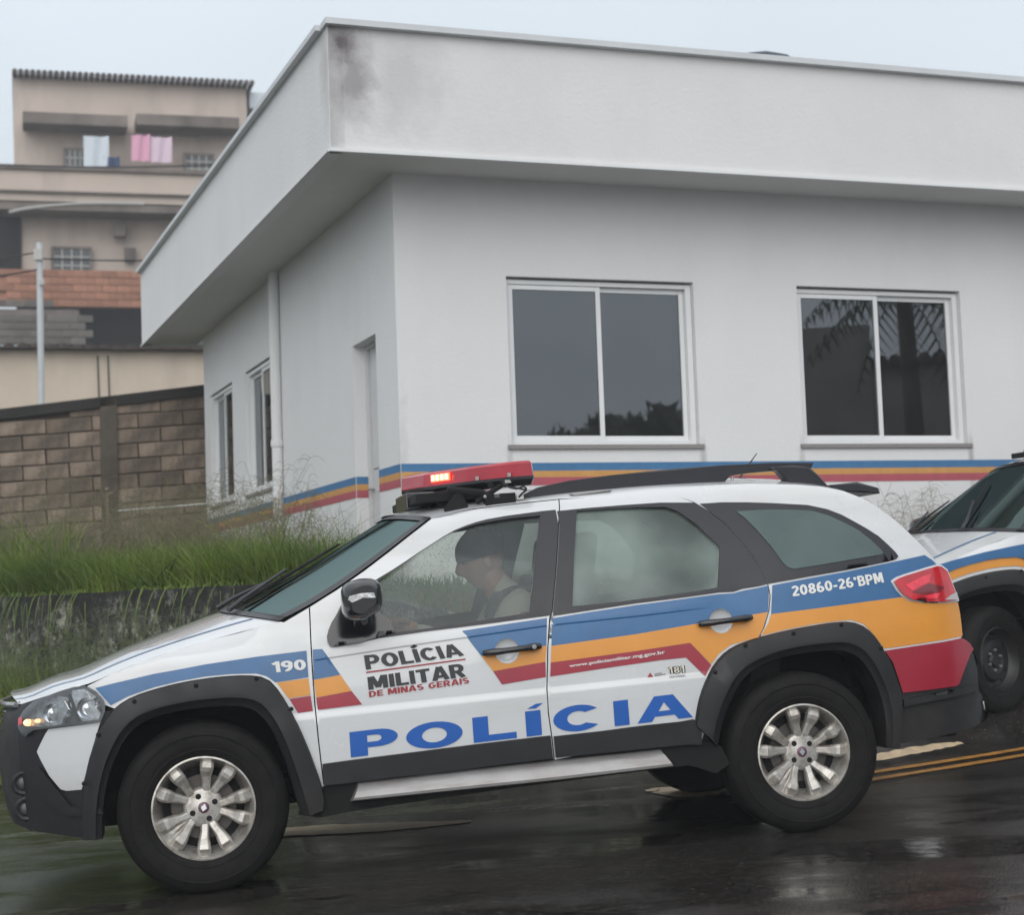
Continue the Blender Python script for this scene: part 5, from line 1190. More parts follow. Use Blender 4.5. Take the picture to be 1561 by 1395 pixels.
# wispy seed heads in front of the white walls
def seed_heads(spots,name):
    mb=MB()
    for x,y,z,h in spots:
        lx,ly=random.uniform(-.16,.16),random.uniform(-.1,.1); P=[(x+lx*t*t*h*2,y+ly*t*t*h,z+h*t) for t in(0,.35,.7,1)]
        V=[];F=[]
        for k,p in enumerate(P): w=.0022*(1-.5*k/3); V+= [(p[0]-w,p[1],p[2]),(p[0]+w,p[1],p[2])]
        for k in range(3):F.append((2*k,2*k+1,2*k+3,2*k+2))
        for j in range(random.randint(7,13)):
            t=random.uniform(.55,1.0); bx=x+lx*t*t*h*2;by=y+ly*t*t*h;bz=z+h*t; th=random.uniform(0,6.28); l=random.uniform(.06,.17); b0=len(V)
            for k in range(4):
                u=k/3; V+= [(bx+math.cos(th)*l*u,by+math.sin(th)*l*u,bz+l*(.75*u-1.0*u*u)-.0012),(bx+math.cos(th)*l*u,by+math.sin(th)*l*u,bz+l*(.75*u-1.0*u*u)+.0012)]
            for k in range(3):F.append((b0+2*k,b0+2*k+1,b0+2*k+3,b0+2*k+2))
        mb.add(V,F)
    return tag(mobj(name,mb.V,mb.F,M['grass_dry'],smooth=False),kind='stuff')
sp=[]
for _ in range(420):
    b=random.uniform(.2,7.4); o=random.uniform(.15,1.3); x=BX-math.sin(yawB)*b-math.cos(yawB)*o; y=BY+math.cos(yawB)*b-math.sin(yawB)*o
    if random.random()<.25+.75*b/7.4: sp.append((x,y,1.2,random.uniform(.45,.78)))
for _ in range(700): x=random.uniform(-7,-1.6); sp.append((x,edge_y(x)+random.uniform(.2,4.5),1.2,random.uniform(.55,.95)))
seed_heads(sp,'seed_head_stems')
sp=[]
for _ in range(900):
    x=random.uniform(-6.2,-1.35); o=random.uniform(.16,.45); h=random.uniform(.45,1.15); sp.append((x-.55*o,edge_y(x)-.83*o,0.,h))
s_=seed_heads(sp,'wall_foot_seed_stems'); s_.data.materials[0]=M['wallweed']
sp=[]
for _ in range(60):
    aa=random.gauss(4.0,.5); o=random.uniform(.1,.5); x=BX+math.cos(yawB)*aa+math.sin(yawB)*o; y=BY+math.sin(yawB)*aa-math.cos(yawB)*o; sp.append((x,y,1.1,random.uniform(.3,.78)))
M['grass_dry2']=mat('dry_stems',(.20,.17,.13),.8)
s_=seed_heads(sp,'dry_weed_stems'); s_.data.materials[0]=M['grass_dry2']
# ------------------------------------------------------------------ police post building
BZ=1.15; EV=2.8545+1.125-BZ
bld=empty('police_post_building',(BX,BY,BZ),yawB)
tag(bld,'single storey white police post with deep overhanging eaves and blue, orange and red stripes','building')
rmap=lambda off0=0.:(lambda u,v,o:(u,-o,v))
fr_=lambda u,v,o:(u,-o,v)        # right facade, outward -Y
fl_=lambda u,v,o:(-o,u,v)        # left facade, outward -X
zt=EV-.6456; zb=zt-1.2; zs=EV-1.96
WR=[(.8035,2.2545),(3.1108,4.5461)]
WL=[(3.965,5.182),(5.853,7.07)]
rect=lambda a,b,c,d:[(a,c),(b,c),(b,d),(a,d)]
A1,B1=7.2,7.436
patch('wall',rect(0,A1,-.6,EV+.05),M['plaster'],bld,fr_,0,.14,[rect(a,b,zb,zt) for a,b in WR],None)
DT=EV-.985; DB=EV-3.06
patch('wall',rect(.003,B1,-.6,EV+.05),M['plaster'],bld,fl_,.004,.14,[rect(a,b,zb,zt) for a,b in WL]+[rect(.53,1.173,DB,DT)],None)
MB().box((A1-.07,B1/2,1.1),(.14,B1,3.3)).box((A1/2,B1-.07,1.1),(A1,.14,3.3)).build('wall',M['plaster'],bld)
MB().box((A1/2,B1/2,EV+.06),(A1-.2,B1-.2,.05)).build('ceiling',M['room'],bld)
# dark floor and panels added so the rooms behind the panes stay dark
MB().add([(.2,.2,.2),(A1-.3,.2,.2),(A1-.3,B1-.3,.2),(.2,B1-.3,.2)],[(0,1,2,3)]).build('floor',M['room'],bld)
MB().box((A1/2,B1-.25,1.4),(A1-.3,.06,2.8)).box((A1-.25,B1/2,1.4),(.06,B1-.4,2.8)).box((A1/2,2.6,1.4),(A1-.3,.06,2.8)).build('dark_lining',M['room'],bld)
# eaves
O_=.579; fz0=EV+.029; fz1=fz0+.8156
patch('fascia',rect(-O_,A1+O_,fz0,fz1),M['plaster_fascia'],bld,lambda u,v,o:(u,-O_-o,v),0,.10,(),None)
patch('fascia',rect(-O_,B1+O_,fz0,fz1),M['plaster'],bld,lambda u,v,o:(-O_-o,u,v),.004,.10,(),None)
MB().box((A1/2,B1+O_-.05,(fz0+fz1)/2),(A1+2*O_-.02,.1,fz1-fz0)).box((A1+O_-.05,B1/2,(fz0+fz1)/2),(.1,B1+2*O_-.02,fz1-fz0)).build('fascia',M['plaster'],bld)
MB().add([(-O_+.02,-O_+.02,fz0+.012),(A1+O_,-O_+.02,fz0+.012),(A1+O_,.02,fz0+.012),(-O_+.02,.02,fz0+.012)],[(0,1,2,3)]).add([(-O_+.02,.02,fz0+.012),(.02,.02,fz0+.012),(.02,B1+O_,fz0+.012),(-O_+.02,B1+O_,fz0+.012)],[(0,1,2,3)]).build('soffit',M['soffit'],bld)
MB().box((A1/2,-O_-.012,fz0-.006),(A1+2*O_+.02,.03,.022)).build('drip_edge',M['alu_white'],bld)
MB().box((-O_-.010,B1/2,fz0-.006),(.02,B1+2*O_,.016)).build('drip_edge',M['plaster'],bld)
MB().box((A1/2,-O_+.02,fz1+.018),(A1+2*O_+.05,.15,.040)).build('parapet_flashing',M['trim_metal'],bld)
MB().box((-O_+.02,B1/2+.06,fz1+.018),(.15,B1+2*O_-.1,.038)).build('parapet_flashing',M['trim_metal'],bld)
MB().box((A1/2,B1/2,fz0+.35),(A1+.6,B1+.6,.05)).build('roof_slab',M['soffit'],bld)
stain(M['plaster_fascia'],[((-.50,-.58,fz1-.10),(.12,.3,.16),.95),((-.42,-.58,fz1-.33),(.17,.3,.38),.60),((-.1,-.58,fz1-.3),(.35,.3,.45),.22)],(.13,.11,.12))
zb_=EV-.6456-1.2
stain(M['plaster'],[((-.58,-.5,fz1-.2),(.3,.16,.5),.35),((.02,-.01,.2),(.06,.06,1.1),.45),((2.28,0,zb_-.16),(.035,.06,.26),.5),((.79,0,zb_-.14),(.03,.06,.22),.35),((4.57,0,zb_-.12),(.035,.06,.24),.6),((3.09,0,zb_-.1),(.03,.06,.2),.35),((3,0,-.0),(6,.2,.28),.5)],(.25,.22,.20))
# painted stripes
SB=[(0,.056,'w_blue'),(.056,.101,'w_orange'),(.101,.157,'w_red')]
for a,b,mm in SB:
    patch('painted_stripe',rect(.0,A1,zs-b,zs-a),M[mm],bld,fr_,.003,0,(),None)
    for u0,u1 in((0,.53),(1.173,B1)): patch('painted_stripe',rect(u0,u1,zs-b,zs-a),M[mm],bld,fl_,.007,0,(),None)
    patch('painted_stripe',rect(0,.13,zs-b,zs-a),M[mm],bld,lambda u,v,o:(u,1.173-o,v),.003,0,(),None)
# windows
def window(a0,a1,mp,parent,deep=.055,sill=True,film=False):
    w_=empty('window',parent=parent); fw_=.045
    bx=lambda mb,u0,u1,v0,v1,o0,o1: mb.add([mp(u,v,o) for u in(u0,u1) for v in(v0,v1) for o in(o0,o1)],[(0,1,3,2),(4,6,7,5),(0,4,5,1),(2,3,7,6),(0,2,6,4),(1,5,7,3)])
    f=MB(); t=zt-.015;b=zb+.015
    for q in((a0+.003,a0+fw_*.55,b,t),(a1-fw_,a1-.003,b,t),(a0+fw_*.55,a1-fw_,t-.03,t),(a0+fw_*.55,a1-fw_,b,b+.03)): bx(f,*q,-deep-.06,-deep+.012)
    f.build('frame',M['alu_white'],w_,bevel=.002)
    mid=(a0+a1)/2-.01; gl=[]
    for (u0,u1,o) in((a0+fw_*.55+.002,mid+.018,-deep),(mid-.012,a1-fw_-.002,-deep-.028)):
        s=MB(); fb=.034; v0,v1=b+.032,t-.032
        for q in((u0,u0+fb,v0,v1),(u1-fb,u1,v0,v1),(u0+fb,u1-fb,v1-fb,v1),(u0+fb,u1-fb,v0,v0+fb)): bx(s,*q,o-.022,o)
        s.build('sash',M['alu_white'],w_,bevel=.002)
        g=MB(); g.add([mp(u,v,o-.012) for u,v in((u0+fb-.004,v0+fb-.004),(u1-fb+.004,v0+fb-.004),(u1-fb+.004,v1-fb+.004),(u0+fb-.004,v1-fb+.004))],[(0,1,2,3)]); q=[Vector(v) for v in g.V]; out=Vector(mp(0,0,1))-Vector(mp(0,0,0)); f_=(0,1,2,3) if (q[1]-q[0]).cross(q[2]-q[1]).dot(out)>0 else (3,2,1,0); mobj('pane',q,[f_],M['bglass'],w_,False)
    s=MB(); bx(s,a0-.03,a1+.03,zb-.02,zb+.012,-.13,.022); s.build('sill',M['granite'],w_,bevel=.003)
    return w_
for a,b in WR: window(a,b,fr_,bld)
for a,b in WL: window(a,b,fl_,bld,.030)
MB().box((.32,4.25,EV-1.05),(.01,.55,.75)).build('sky_reflection',M['teal_reflection'],bld)  # teal panel painting the sky's reflection in the pane
# door
dr=empty('door',parent=bld)
MB().box((.135,.851,(DT+DB)/2),(.035,.56,DT-DB-.04)).build('door_leaf',M['door_paint'],dr,bevel=.004)
MB().box((.12,.545,(DT+DB)/2),(.06,.03,DT-DB)).box((.12,1.155,(DT+DB)/2),(.06,.036,DT-DB)).box((.12,.85,DT-.015),(.06,.58,.03)).build('door_frame',M['door_paint'],dr,bevel=.003)
MB().tube([(.115,1.10,DB+1.0),(.07,1.10,DB+1.0),(.06,1.02,DB+1.0)],.009,8).build('door_handle',M['silver'],dr,smooth=True)
dm=MB()
for z in(DB+.75,DB+1.15): dm.box((.116,.85,z),(.004,.5,.006))
dm.build('door_moulding',M['seam'],dr)
MB().tube([(-.05,3.62,EV+.04),(-.05,3.62,-.4)],.048,16).build('downpipe',M['plaster'],bld,smooth=True)
MB().lathe([(.056,-.03),(.058,0),(.056,.03)],c=(-.05,3.62,1.35),axis='z',n=16).build('pipe_collar',M['plaster'],bld,smooth=True)
# ------------------------------------------------------------------ roof tank
tk=empty('water_tank',(2.35,15.1,4.5)); tag(tk,'dark blue-grey tank lid just showing over the parapet of the white building','water tank')
M['tank']=mat('tank_plastic',(.035,.06,.085),.6,var=.3)
MB().lathe([(.0,0),(.36,0),(.38,1.18),(.0,1.18)],axis='z',n=20).build('tank_body',M['tank'],tk,smooth=True)
ml_=MB().lathe([(.40,1.18),(.40,1.24),(.30,1.33),(.26,1.345),(.22,1.36),(0,1.375)],axis='z',n=9); ml_.build('tank_lid',M['tank'],tk)
# ------------------------------------------------------------------ block wall on the left
M['block']=mat('clay_cement_block',(.285,.225,.175),.95,var=.5,vscale=8,bump=.6,bscale=30,dist=.012,rand=.36,streak=((.05,.045,.04),.75,(2.2,2.2,1.4)))
M['mortar']=mat('dark_mortar',(.12,.098,.078),.95,var=.4,vscale=5)
M['mould']=mat('mould_black_coping',(.035,.033,.031),.95,var=.4,vscale=4,bump=.4)
M['pilaster']=mat('grey_pilaster',(.125,.105,.085),.95,var=.5,vscale=4,bump=.4)
yw=.30; bw=empty('block_wall',(-3.429,19.0,0),yw); tag(bw,'rough brown block wall with mould-dark coping behind the tall grass at left','wall')
def topz(u): return 3.578+.123*u-.02
bh,bl=.165,.49
meshes=[]
for v in range(5):
    mb=MB(); w2,h2=bl/2-.005,bh/2-.005; j=lambda:random.uniform(-.006,.006)
    V=[(sx*w2+j(),-.055+j() if sy<0 else .05,sz*h2+j()) for sx in(-1,1) for sy in(-1,1) for sz in(-1,1)]
    mb.add(V,[(0,1,3,2),(4,6,7,5),(0,4,5,1),(2,3,7,6),(0,2,6,4),(1,5,7,3)]); o=mb.build('block',M['block'],bw,bevel=.008); meshes.append(o.data); bpy.data.objects.remove(o)
r=0; z=1.15
for r in range(15):
    zc=1.10+bh*(r+.5)
    u=-12.25+(bl/2 if r%2 else 0)
    while u<.8:
        # the courses follow the slope of the coping
        du=.062*u
        zz_=zc+du+.04
        if zz_+bh/2<topz(u)-.03:
            o=bpy.data.objects.new('block',random.choice(meshes)); link(o,bw); o.location=(u,random.uniform(-.008,.008),zz_); o.rotation_euler=(0,-.062,0)
        u+=bl
MB().prism([(-12.4,.5),(.9,.5),(.9,3.66),(-12.4,2.03)],.0,.06).build('mortar_backing',M['mortar'],bw)
MB().prism([(-12.4,topz(-12.4)-.12),(.95,topz(.95)-.12),(.95,topz(.95)),(-12.4,topz(-12.4))],-.09,.12).build('coping',M['mould'],bw,bevel=.01)
MB().box((-1.05,-.04,2.2),(.18,.10,2.4)).build('pilaster',M['pilaster'],bw)
# thin white pipe over the grass and a stub with a tap
M['brownpipe']=mat('dull_brown_pipe',(.20,.15,.10),.7)
M['pipe']=mat('pale_pipe',(.42,.42,.40),.5)
tag(MB().tube([(-3.25,14.,1.905),(-2.36,13.2,1.892),(-2.1,12.98,1.90)],.007,6).build('water_pipe',M['pipe'],smooth=True),'thin pale pipe running level above the tall grass to the white building','pipe')
tp=MB().tube([(-4.05,17.0,1.2),(-4.05,17.0,2.26)],.013,8).tube([(-4.05,17.0,2.24),(-3.98,16.95,2.25)],.012,8).ell((-4.05,17.0,2.29),(.022,.022,.02)).build('standpipe_tap',M['brownpipe'],smooth=True)
tag(tp,'short standpipe with a tap in front of the block wall pilaster','tap')
# ------------------------------------------------------------------ cream house with tiled edge
M['cream_w']=mat('cream_render',(.60,.51,.42),.9,var=.1,vscale=1.2,bump=.2,streak=((.25,.22,.2),.3,(1.5,1.5,.4)))
M['tiles']=mat('mossy_roof_tiles',(.085,.065,.06),.9,var=.5,vscale=3)
h1=empty('low_house',(-5.244,29,0),yw); tag(h1,'low cream rendered house with dark tiled roof edge behind the block wall','house')
MB().box((-2.3,3.0,4.0),(8.6,6,2.86)).build('wall',M['cream_w'],h1)
for k in range(36):
    pass
tm=None
for k in range(40):
    u=-6.7+k*.22
    if tm is None:
        mb=MB(); V=[];F=[]
        for i in range(2):
            for a in np.linspace(0,math.pi,6): V.append((-.095*math.cos(a),-.25+i*1.3,.085*math.sin(a)+.1*i))
        for a in range(5):F.append((a,a+1,6+a+1,6+a))
        F.append(tuple(range(6)))
        tm=mb.add(V,F).build('roof_tile',M['tiles'],h1)
        o=tm
    else: o=bpy.data.objects.new('roof_tile',tm.data); link(o,h1)
    o.location=(u,0,5.42+random.uniform(-.01,.01))
MB().box((-2.3,2.9,5.455),(8.9,6.1,.03)).build('roof',M['tiles'],h1)
for u in(-1.75,-1.58): MB().tube([(u,-.03,5.34),(u+.02,-.03,4.4)],.012,6).build('conduit',M['plastic'],h1)
# white service pole with wires
pl=empty('service_pole',(-6.63,24,0)); tag(pl,'slim pale service pole standing in front of the cream house','pole')
M['pole']=mat('galvanised_pole',(.50,.53,.55),.5,var=.1)
MB().tube([(0,0,1.5),(.0,0,6.33)],.045,12).build('pole_shaft',M['pole'],pl,smooth=True)
MB().box((0,-.06,6.15),(.12,.06,.16)).build('insulator',M['pipe'],pl); MB().box((.05,-.06,5.75),(.06,.05,.08)).build('insulator',M['pipe'],pl)
wl=iter(['lower thin service wire strung from the pale pole to the white building','thin wire sloping from the pale pole out of the picture','dark cable strung high across the tall house','upper wire leaving the top of the pale pole'])
def wire(a,b,sag,r=.012):
    a=Vector(a);b=Vector(b); tag(MB().tube([a.lerp(b,t)-Vector((0,0,sag*4*t*(1-t))) for t in np.linspace(0,1,14)],r,5).build('overhead_wire',M['cable'],smooth=True),next(wl),'wire','service wires')
wire((-6.63,24,6.1),(-1.2,26,6.55),.12); wire((-6.63,24,5.95),(-9.5,22,5.6),.15); wire((-13,36,10.9),(-3.5,38,11.15),.25,.02)
wire((-6.63,24,6.2),(-9.5,25,6.4),.1)
# ------------------------------------------------------------------ tall house up the hill
M['h_wall']=mat('stained_pink_render',(.58,.49,.43),.92,var=.16,vscale=.5,bump=.2,streak=((.20,.17,.155),.5,(.7,.7,.2)))
M['h_dark']=mat('sooty_concrete',(.24,.205,.185),.95,var=.5,vscale=.8,streak=((.06,.055,.05),.6,(1.2,1.2,.3)))
M['h_brick']=mat('orange_hollow_brick',(.42,.205,.135),.9,var=.35,vscale=3,rand=.18)
M['h_grey']=mat('grey_block',(.17,.155,.14),.95,var=.4,vscale=2,rand=.2)
M['h_glass']=mat('dim_window',(.05,.06,.065),.25,var=.3)
M['sheetw']=mat('pale_cloth',(.62,.68,.74),.9); M['pinkc']=mat('pink_cloth',(.72,.38,.52),.9); M['pinkp']=mat('pale_pink_cloth',(.70,.55,.66),.9); M['navy']=mat('navy_cloth',(.05,.08,.17),.9)
HZ=16.524; yh=.28
h2=empty('tall_house',(-13.796,48,0),yh); tag(h2,'tall stained apartment house on the hill with washing on its balcony','house')
H=lambda v:HZ+v
MB().box((3.2,4.2,H(-1.5)),(6.7,8,3.0)).build('wall',M['h_wall'],h2)
t0=None
for k in range(42):
    u=-.1+k*.165
    if t0 is None: t0=MB().tube([(0,-.25,0),(0,8.3,.02)],.075,8).build('roof_tile',M['tiles'],h2); o=t0
    else: o=bpy.data.objects.new('roof_tile',t0.data); link(o,h2)
    o.location=(u,0,H(-.03))
MB().box((1.55,-.35,H(-1.52)),(2.9,.9,.34)).box((4.72,-.35,H(-1.44)),(2.95,.9,.34)).build('awning_slab',M['h_dark'],h2,bevel=.02)
MB().box((3.15,-.5,H(-3.5)),(7.6,1.0,.95)).build('balcony_parapet',M['h_wall'],h2,bevel=.02)
MB().box((3.15,-.56,H(-3.03)),(7.7,1.12,.12)).build('parapet_coping',M['h_dark'],h2,bevel=.02)
MB().box((3.15,-.56,H(-3.72)),(7.7,1.14,.05)).build('parapet_ledge',M['h_dark'],h2)
MB().box((3.2,3.6,H(-5.0)),(6.7,7,2.0)).build('wall',M['h_wall'],h2)
MB().box((-.35,2.5,H(-5.0)),(.75,5,1.9)).build('shaded_gap_block',M['black'],h2)  # solid black block painting the shade of a side gap
MB().tube(smooth_line([(-.3,-1.02,H(-4.32)),(.3,-1.02,H(-4.18)),(1.6,-1.02,H(-4.02)),(3.0,-1.02,H(-3.98)),(3.4,-1.02,H(-3.99))],3),.045,8).build('slab_edge',M['pipe'],h2,smooth=True)
MB().box((3.0,-.5,H(-4.12)),(7.2,1.0,.2)).build('balcony_slab',M['h_dark'],h2)
def hw(u0,u1,v0,v1,bars=True):
    w_=empty('window',parent=h2)
    MB().box(((u0+u1)/2,-.01,H((v0+v1)/2)),(u1-u0,.06,v1-v0)).build('pane',M['h_glass'],w_)
    f=MB()
    for u in(u0,u1): f.box((u,-.04,H((v0+v1)/2)),(.07,.08,v1-v0+.07))
    for v in(v0,v1): f.box(((u0+u1)/2,-.04,H(v)),(u1-u0+.0,.08,.07))
    f.build('frame',M['h_dark'],w_)
    if bars:
        g=MB()
        for k in range(1,4): g.box((u0+(u1-u0)*k/4,-.06,H((v0+v1)/2)),(.035,.03,v1-v0-.06))
        for k in(1,2): g.box(((u0+u1)/2,-.055,H(v0+(v1-v0)*k/3)),(u1-u0-.06,.03,.035))
        g.build('grille',M['pipe'],w_)
hw(1.25,1.84,-2.96,-2.2);hw(4.66,5.5,-2.88,-2.22);hw(.88,1.94,-5.87,-5.1)
MB().box((3.05,-.1,H(-5.27)),(.32,.2,.38)).build('meter_box',M['h_dark'],h2)
MB().box((2.76,-.25,H(-4.6)),(.36,.3,.4)).build('hanging_lamp_box',M['h_dark'],h2,bevel=.05)
def cloth(nm,u0,u1,v0,v1,m,lab):
    V=[];F=[];n=12
    for j in range(6):
        for i in range(n):
            t=i/(n-1); V.append((u0+(u1-u0)*t,-1.02+.04*math.sin(t*11+j*.3)+.01*j,H(v1+(v0-v1)*j/5)-.03*math.sin(t*3.1)*(j==0)))
    for j in range(5):
        for i in range(n-1):F.append((j*n+i,j*n+i+1,(j+1)*n+i+1,(j+1)*n+i))
    o=mobj(nm,V,F,m); o.matrix_world=h2_m; tag(o,lab,'laundry','washing on the balcony of the tall house'); return o
h2_m=Matrix.Translation((-13.796,48,0))@Matrix.Rotation(yh,4,'Z')
cloth('hanging_sheet',1.75,2.45,-2.97,-2.04,M['sheetw'],'pale bluish white sheet hanging beside the balcony window')
cloth('hanging_garment',2.30,2.75,-2.96,-2.62,M['navy'],'small navy garment hanging next to the white sheet')
cloth('hanging_towel',3.08,3.6,-2.72,-1.94,M['pinkc'],'bright pink towel hanging on the balcony')
cloth('hanging_towel',3.62,4.22,-2.74,-1.99,M['pinkp'],'pale pink cloth hanging right of the bright pink towel')
o=MB().tube([h2_m@Vector((1.0,-1.02,H(-1.95))),h2_m@Vector((5.0,-1.02,H(-1.95)))],.012,5).build('washing_line',M['cable']); tag(o,'thin washing line carrying the clothes on the balcony','washing line')
# brick parapet and grey block wall below: bricks one by one
bm_=None
def brickrow(u0,u1,v0,v1,m,nm,bl_,bh_,y):
    me=None; nr=int((v1-v0)/bh_)
    for r in range(nr):
        u=u0+(bl_/2 if r%2 else 0)
        while u<u1-.01:
            w_=min(bl_,u1-u)
            if me is None:
                o=MB().box((0,0,0),(bl_-.02,.12,bh_-.02)).build(nm,m,h2); me=o.data
            else: o=bpy.data.objects.new(nm,me); link(o,h2)
            o.location=(u+bl_/2,y+random.uniform(-.01,.01),H(v0+bh_*(r+.5))); u+=bl_
brickrow(-.6,3.3,-6.98,-5.92,M['h_brick'],'brick',.40,.21,-1.0)
MB().box((1.35,-.93,H(-6.45)),(4.1,.1,1.06)).build('brick_backing',M['h_brick'],h2)
MB().box((3.2,2.5,H(-7.6)),(6.6,4.8,1.8)).build('shadow_block',M['black'],h2)  # solid black block; the shadow below the bricks is put into its colour
MB().box((1.0,-.2,H(-9.2)),(7,2.4,2.0)).build('basement_wall',M['h_dark'],h2)
brickrow(-.8,1.55,-8.1,-7.05,M['h_grey'],'grey_block',.42,.21,-1.3)
brickrow(-.8,.5,-7.05,-6.63,M['h_grey'],'grey_block',.42,.21,-1.3)
MB().box((.35,-1.22,H(-7.6)),(2.4,.1,1.0)).build('block_backing',M['h_dark'],h2)
MB().box((6.95,2.0,H(-.35)),(.55,3,.5)).build('roof_box',M['sheetw'],h2)
MB().box((7.3,2.2,H(-2.2)),(.8,4,3.2)).build('side_wing',M['h_wall'],h2)
# ------------------------------------------------------------------ what stands across the street (seen in the panes)
M['op_wall']=mat('opposite_wall',(.42,.38,.34),.9,var=.4,vscale=1)
M['palmleaf']=mat('palm_frond',(.03,.05,.02),.6); M['bark']=mat('palm_bark',(.09,.075,.06),.95,var=.4,bump=.5)
M['treeleaf']=mat('tree_leaves',(.02,.035,.012),.7,var=.4)
def oh(nm,c,d,rz,m,lab,roof=True):
    e=empty(nm,c,rz); tag(e,lab,'house'); MB().box((0,0,d[2]/2),d).build('wall',m,e)
    if roof:
        me=None
        for k in range(int(d[0]/.3)):
            if me is None: o=MB().tube([(0,-d[1]/2-.2,0),(0,d[1]/2+.2,.1)],.14,8).build('roof_tile',M['tiles'],e); me=o.data
            else: o=bpy.data.objects.new('roof_tile',me); link(o,e)
            o.location=(-d[0]/2+.15+.3*k,0,d[2]+.03)
    return e
oh('opposite_house',(18.3,-.9,0),(3.0,3,5.9),math.radians(52),M['op_wall'],'dark flat-topped house across the street, mirrored in the left half of the right window',False)
oh('opposite_house',(24.6,-1.4,0),(6,5,5.6),math.radians(60),M['op_wall'],'house with wavy tiled roof edge across the street, mirrored in the right window')
oh('opposite_house',(19.6,3.0,0),(1.2,3,7.6),math.radians(56),M['op_wall'],'tall narrow rendered house across the street, mirrored at the edge of the right window',False)
def palm(x,y,h):
    e=empty('palm_tree',(x,y,0)); tag(e,'palm tree across the street whose fronds are mirrored in the right window','palm tree')
    MB().tube([(0,0,0),(.1,.05,h*.5),(.05,0,h)],[.2,.15,.12],12).build('trunk',M['bark'],e,smooth=True)
    random.seed(11)
    for k in range(15):
        a=k*2.4; el=random.uniform(.0,.9); l=random.uniform(1.7,2.3); V=[];F=[]
        P=[]
        for i in range(15):
            t=i/14; r=l*t; z=h+l*(math.sin(el)*t-1.0*t*t*(.55+.3*math.cos(el))); P.append(Vector((.05+math.cos(a)*r*math.cos(el*.5),math.sin(a)*r*math.cos(el*.5),z)))
        sd_=Vector((-math.sin(a),math.cos(a),0))
        for i in range(2,15):
            t=i/14; ll=.55*math.sin(math.pi*min(1,t*.85+.12))
            for s in(-1,1):
                b=len(V); q=P[i]; tip=q+sd_*s*ll*.6+Vector((0,0,-ll*.75)); w_=(P[i]-P[i-1])*.18; V+= [q-w_,q+w_,tip]; F.append((b,b+1,b+2))
        for i in range(14):
            b=len(V); V+= [P[i]-sd_*.012,P[i]+sd_*.012,P[i+1]+sd_*.012,P[i+1]-sd_*.012]; F.append((b,b+1,b+2,b+3))
        mobj('frond',V,F,M['palmleaf'],e,False)
palm(13.3,5.5,5.35)
def tree(x,y,h,r,lab):
    e=empty('tree',(x,y,0)); tag(e,lab,'tree','trees across the street')
    MB().tube([(0,0,0),(.1,0,h*.5),(.0,.1,h*.75)],[.25,.18,.1],10).build('trunk',M['bark'],e,smooth=True)
    n=5200; c=rng.normal(0,1,(n,3)); c/=np.linalg.norm(c,axis=1)[:,None]; cl=rng.normal(0,1,(14,3)); cl/=np.linalg.norm(cl,axis=1)[:,None]; k=rng.integers(0,14,n)
    p=cl[k]*r*.62+c*r*.42*rng.random((n,1))**.4; p[:,2]=p[:,2]*.7+h; s=.16
    V=np.zeros((n,3,3)); 
    for j in range(3): V[:,j]=p+rng.normal(0,s,(n,3))
    mobj('crown',V.reshape(-1,3),[(3*i,3*i+1,3*i+2) for i in range(n)],M['treeleaf'],e,False)
for i,(x,y,h,r) in enumerate([(25.0,-13.2,4.5,2.0),(27.4,-12.4,4.9,2.2),(30.0,-11,4.9,2.4),(23.4,-14.6,4.0,1.8)]): tree(x,y,h,r,['broad tree across the street mirrored low in the left window','tallest tree of the row across the street','end tree of the row, beyond the tallest','small tree at the far end of the row across the street'][i])
# ------------------------------------------------------------------ cars
car=make_car(False)
place(car,(-1.2344,6.6606,-.7894+1.125),.1822,.0372)
tag(car,'white police estate car with blue, orange and red stripes, its red roof light flashing','police car','police cars')
car2=copy_tree(car,None,skip=('wheel','lettering'))
for wh in [(0,0),(0,1),(2.437,0),(2.437,1)]:
    pass
for i,(x,far) in enumerate(((0,0),(0,1),(2.437,0),(2.437,1))):
    wh=wheel_cover(car2,True); wh.location=L(x,-.095,0) if not far else L(x,-1.565,0); wh.rotation_euler=(0,.4*i,math.pi*far+(math.radians(24) if x==0 else 0)); wh.scale=(.93,1,.93)
place(car2,(2.805,10.04,.622),.275,.085); car2.matrix_world=car2.matrix_world@Matrix.Scale(1.035,4)
for o in car2.children:
    if o.name.startswith('light_bar'): o.location.x+=.13
    if o.name.startswith('fender') and min(v.co.y for v in o.data.vertices)<-.5:
        for st in [c for c in o.children if c.name.startswith('stripe')]:
            if st.data.materials[0]==M['blue']:
                k=st.copy(); COL.objects.link(k); k.parent=o; k.data=st.data.copy(); k.data.materials[0]=M['orange']; k.location=(.0,-.0005,.012)
                st.location=(0,-.0022,.062)
tag(car2,'second white police car with black steel wheels, half hidden behind the first','police car','police cars')
# ------------------------------------------------------------------ the driver
def skinned(name,Vs,Es,Rs,m,root_i=0,sub=2,parent=None):
    me=bpy.data.meshes.new(name); me.from_pydata(Vs,Es,[]); o=bpy.data.objects.new(name,me); COL.objects.link(o)
    o.modifiers.new('s','SKIN'); sv=me.skin_vertices[0].data
    for i,r in enumerate(Rs): sv[i].radius=(r,r) if not isinstance(r,tuple) else r; sv[i].use_root=(i==root_i)
    sm_=o.modifiers.new('u','SUBSURF'); sm_.levels=sub; sm_.render_levels=sub
    dg=bpy.context.evaluated_depsgraph_get(); ne=bpy.data.meshes.new_from_object(o.evaluated_get(dg)); bpy.data.objects.remove(o)
    ne.name=name; ne.materials.clear(); ne.materials.append(m)
    for p in ne.polygons:p.use_smooth=True
    return link(bpy.data.objects.new(name,ne),parent)
dvr=empty('person'); dvr.matrix_world=car.matrix_world.copy()
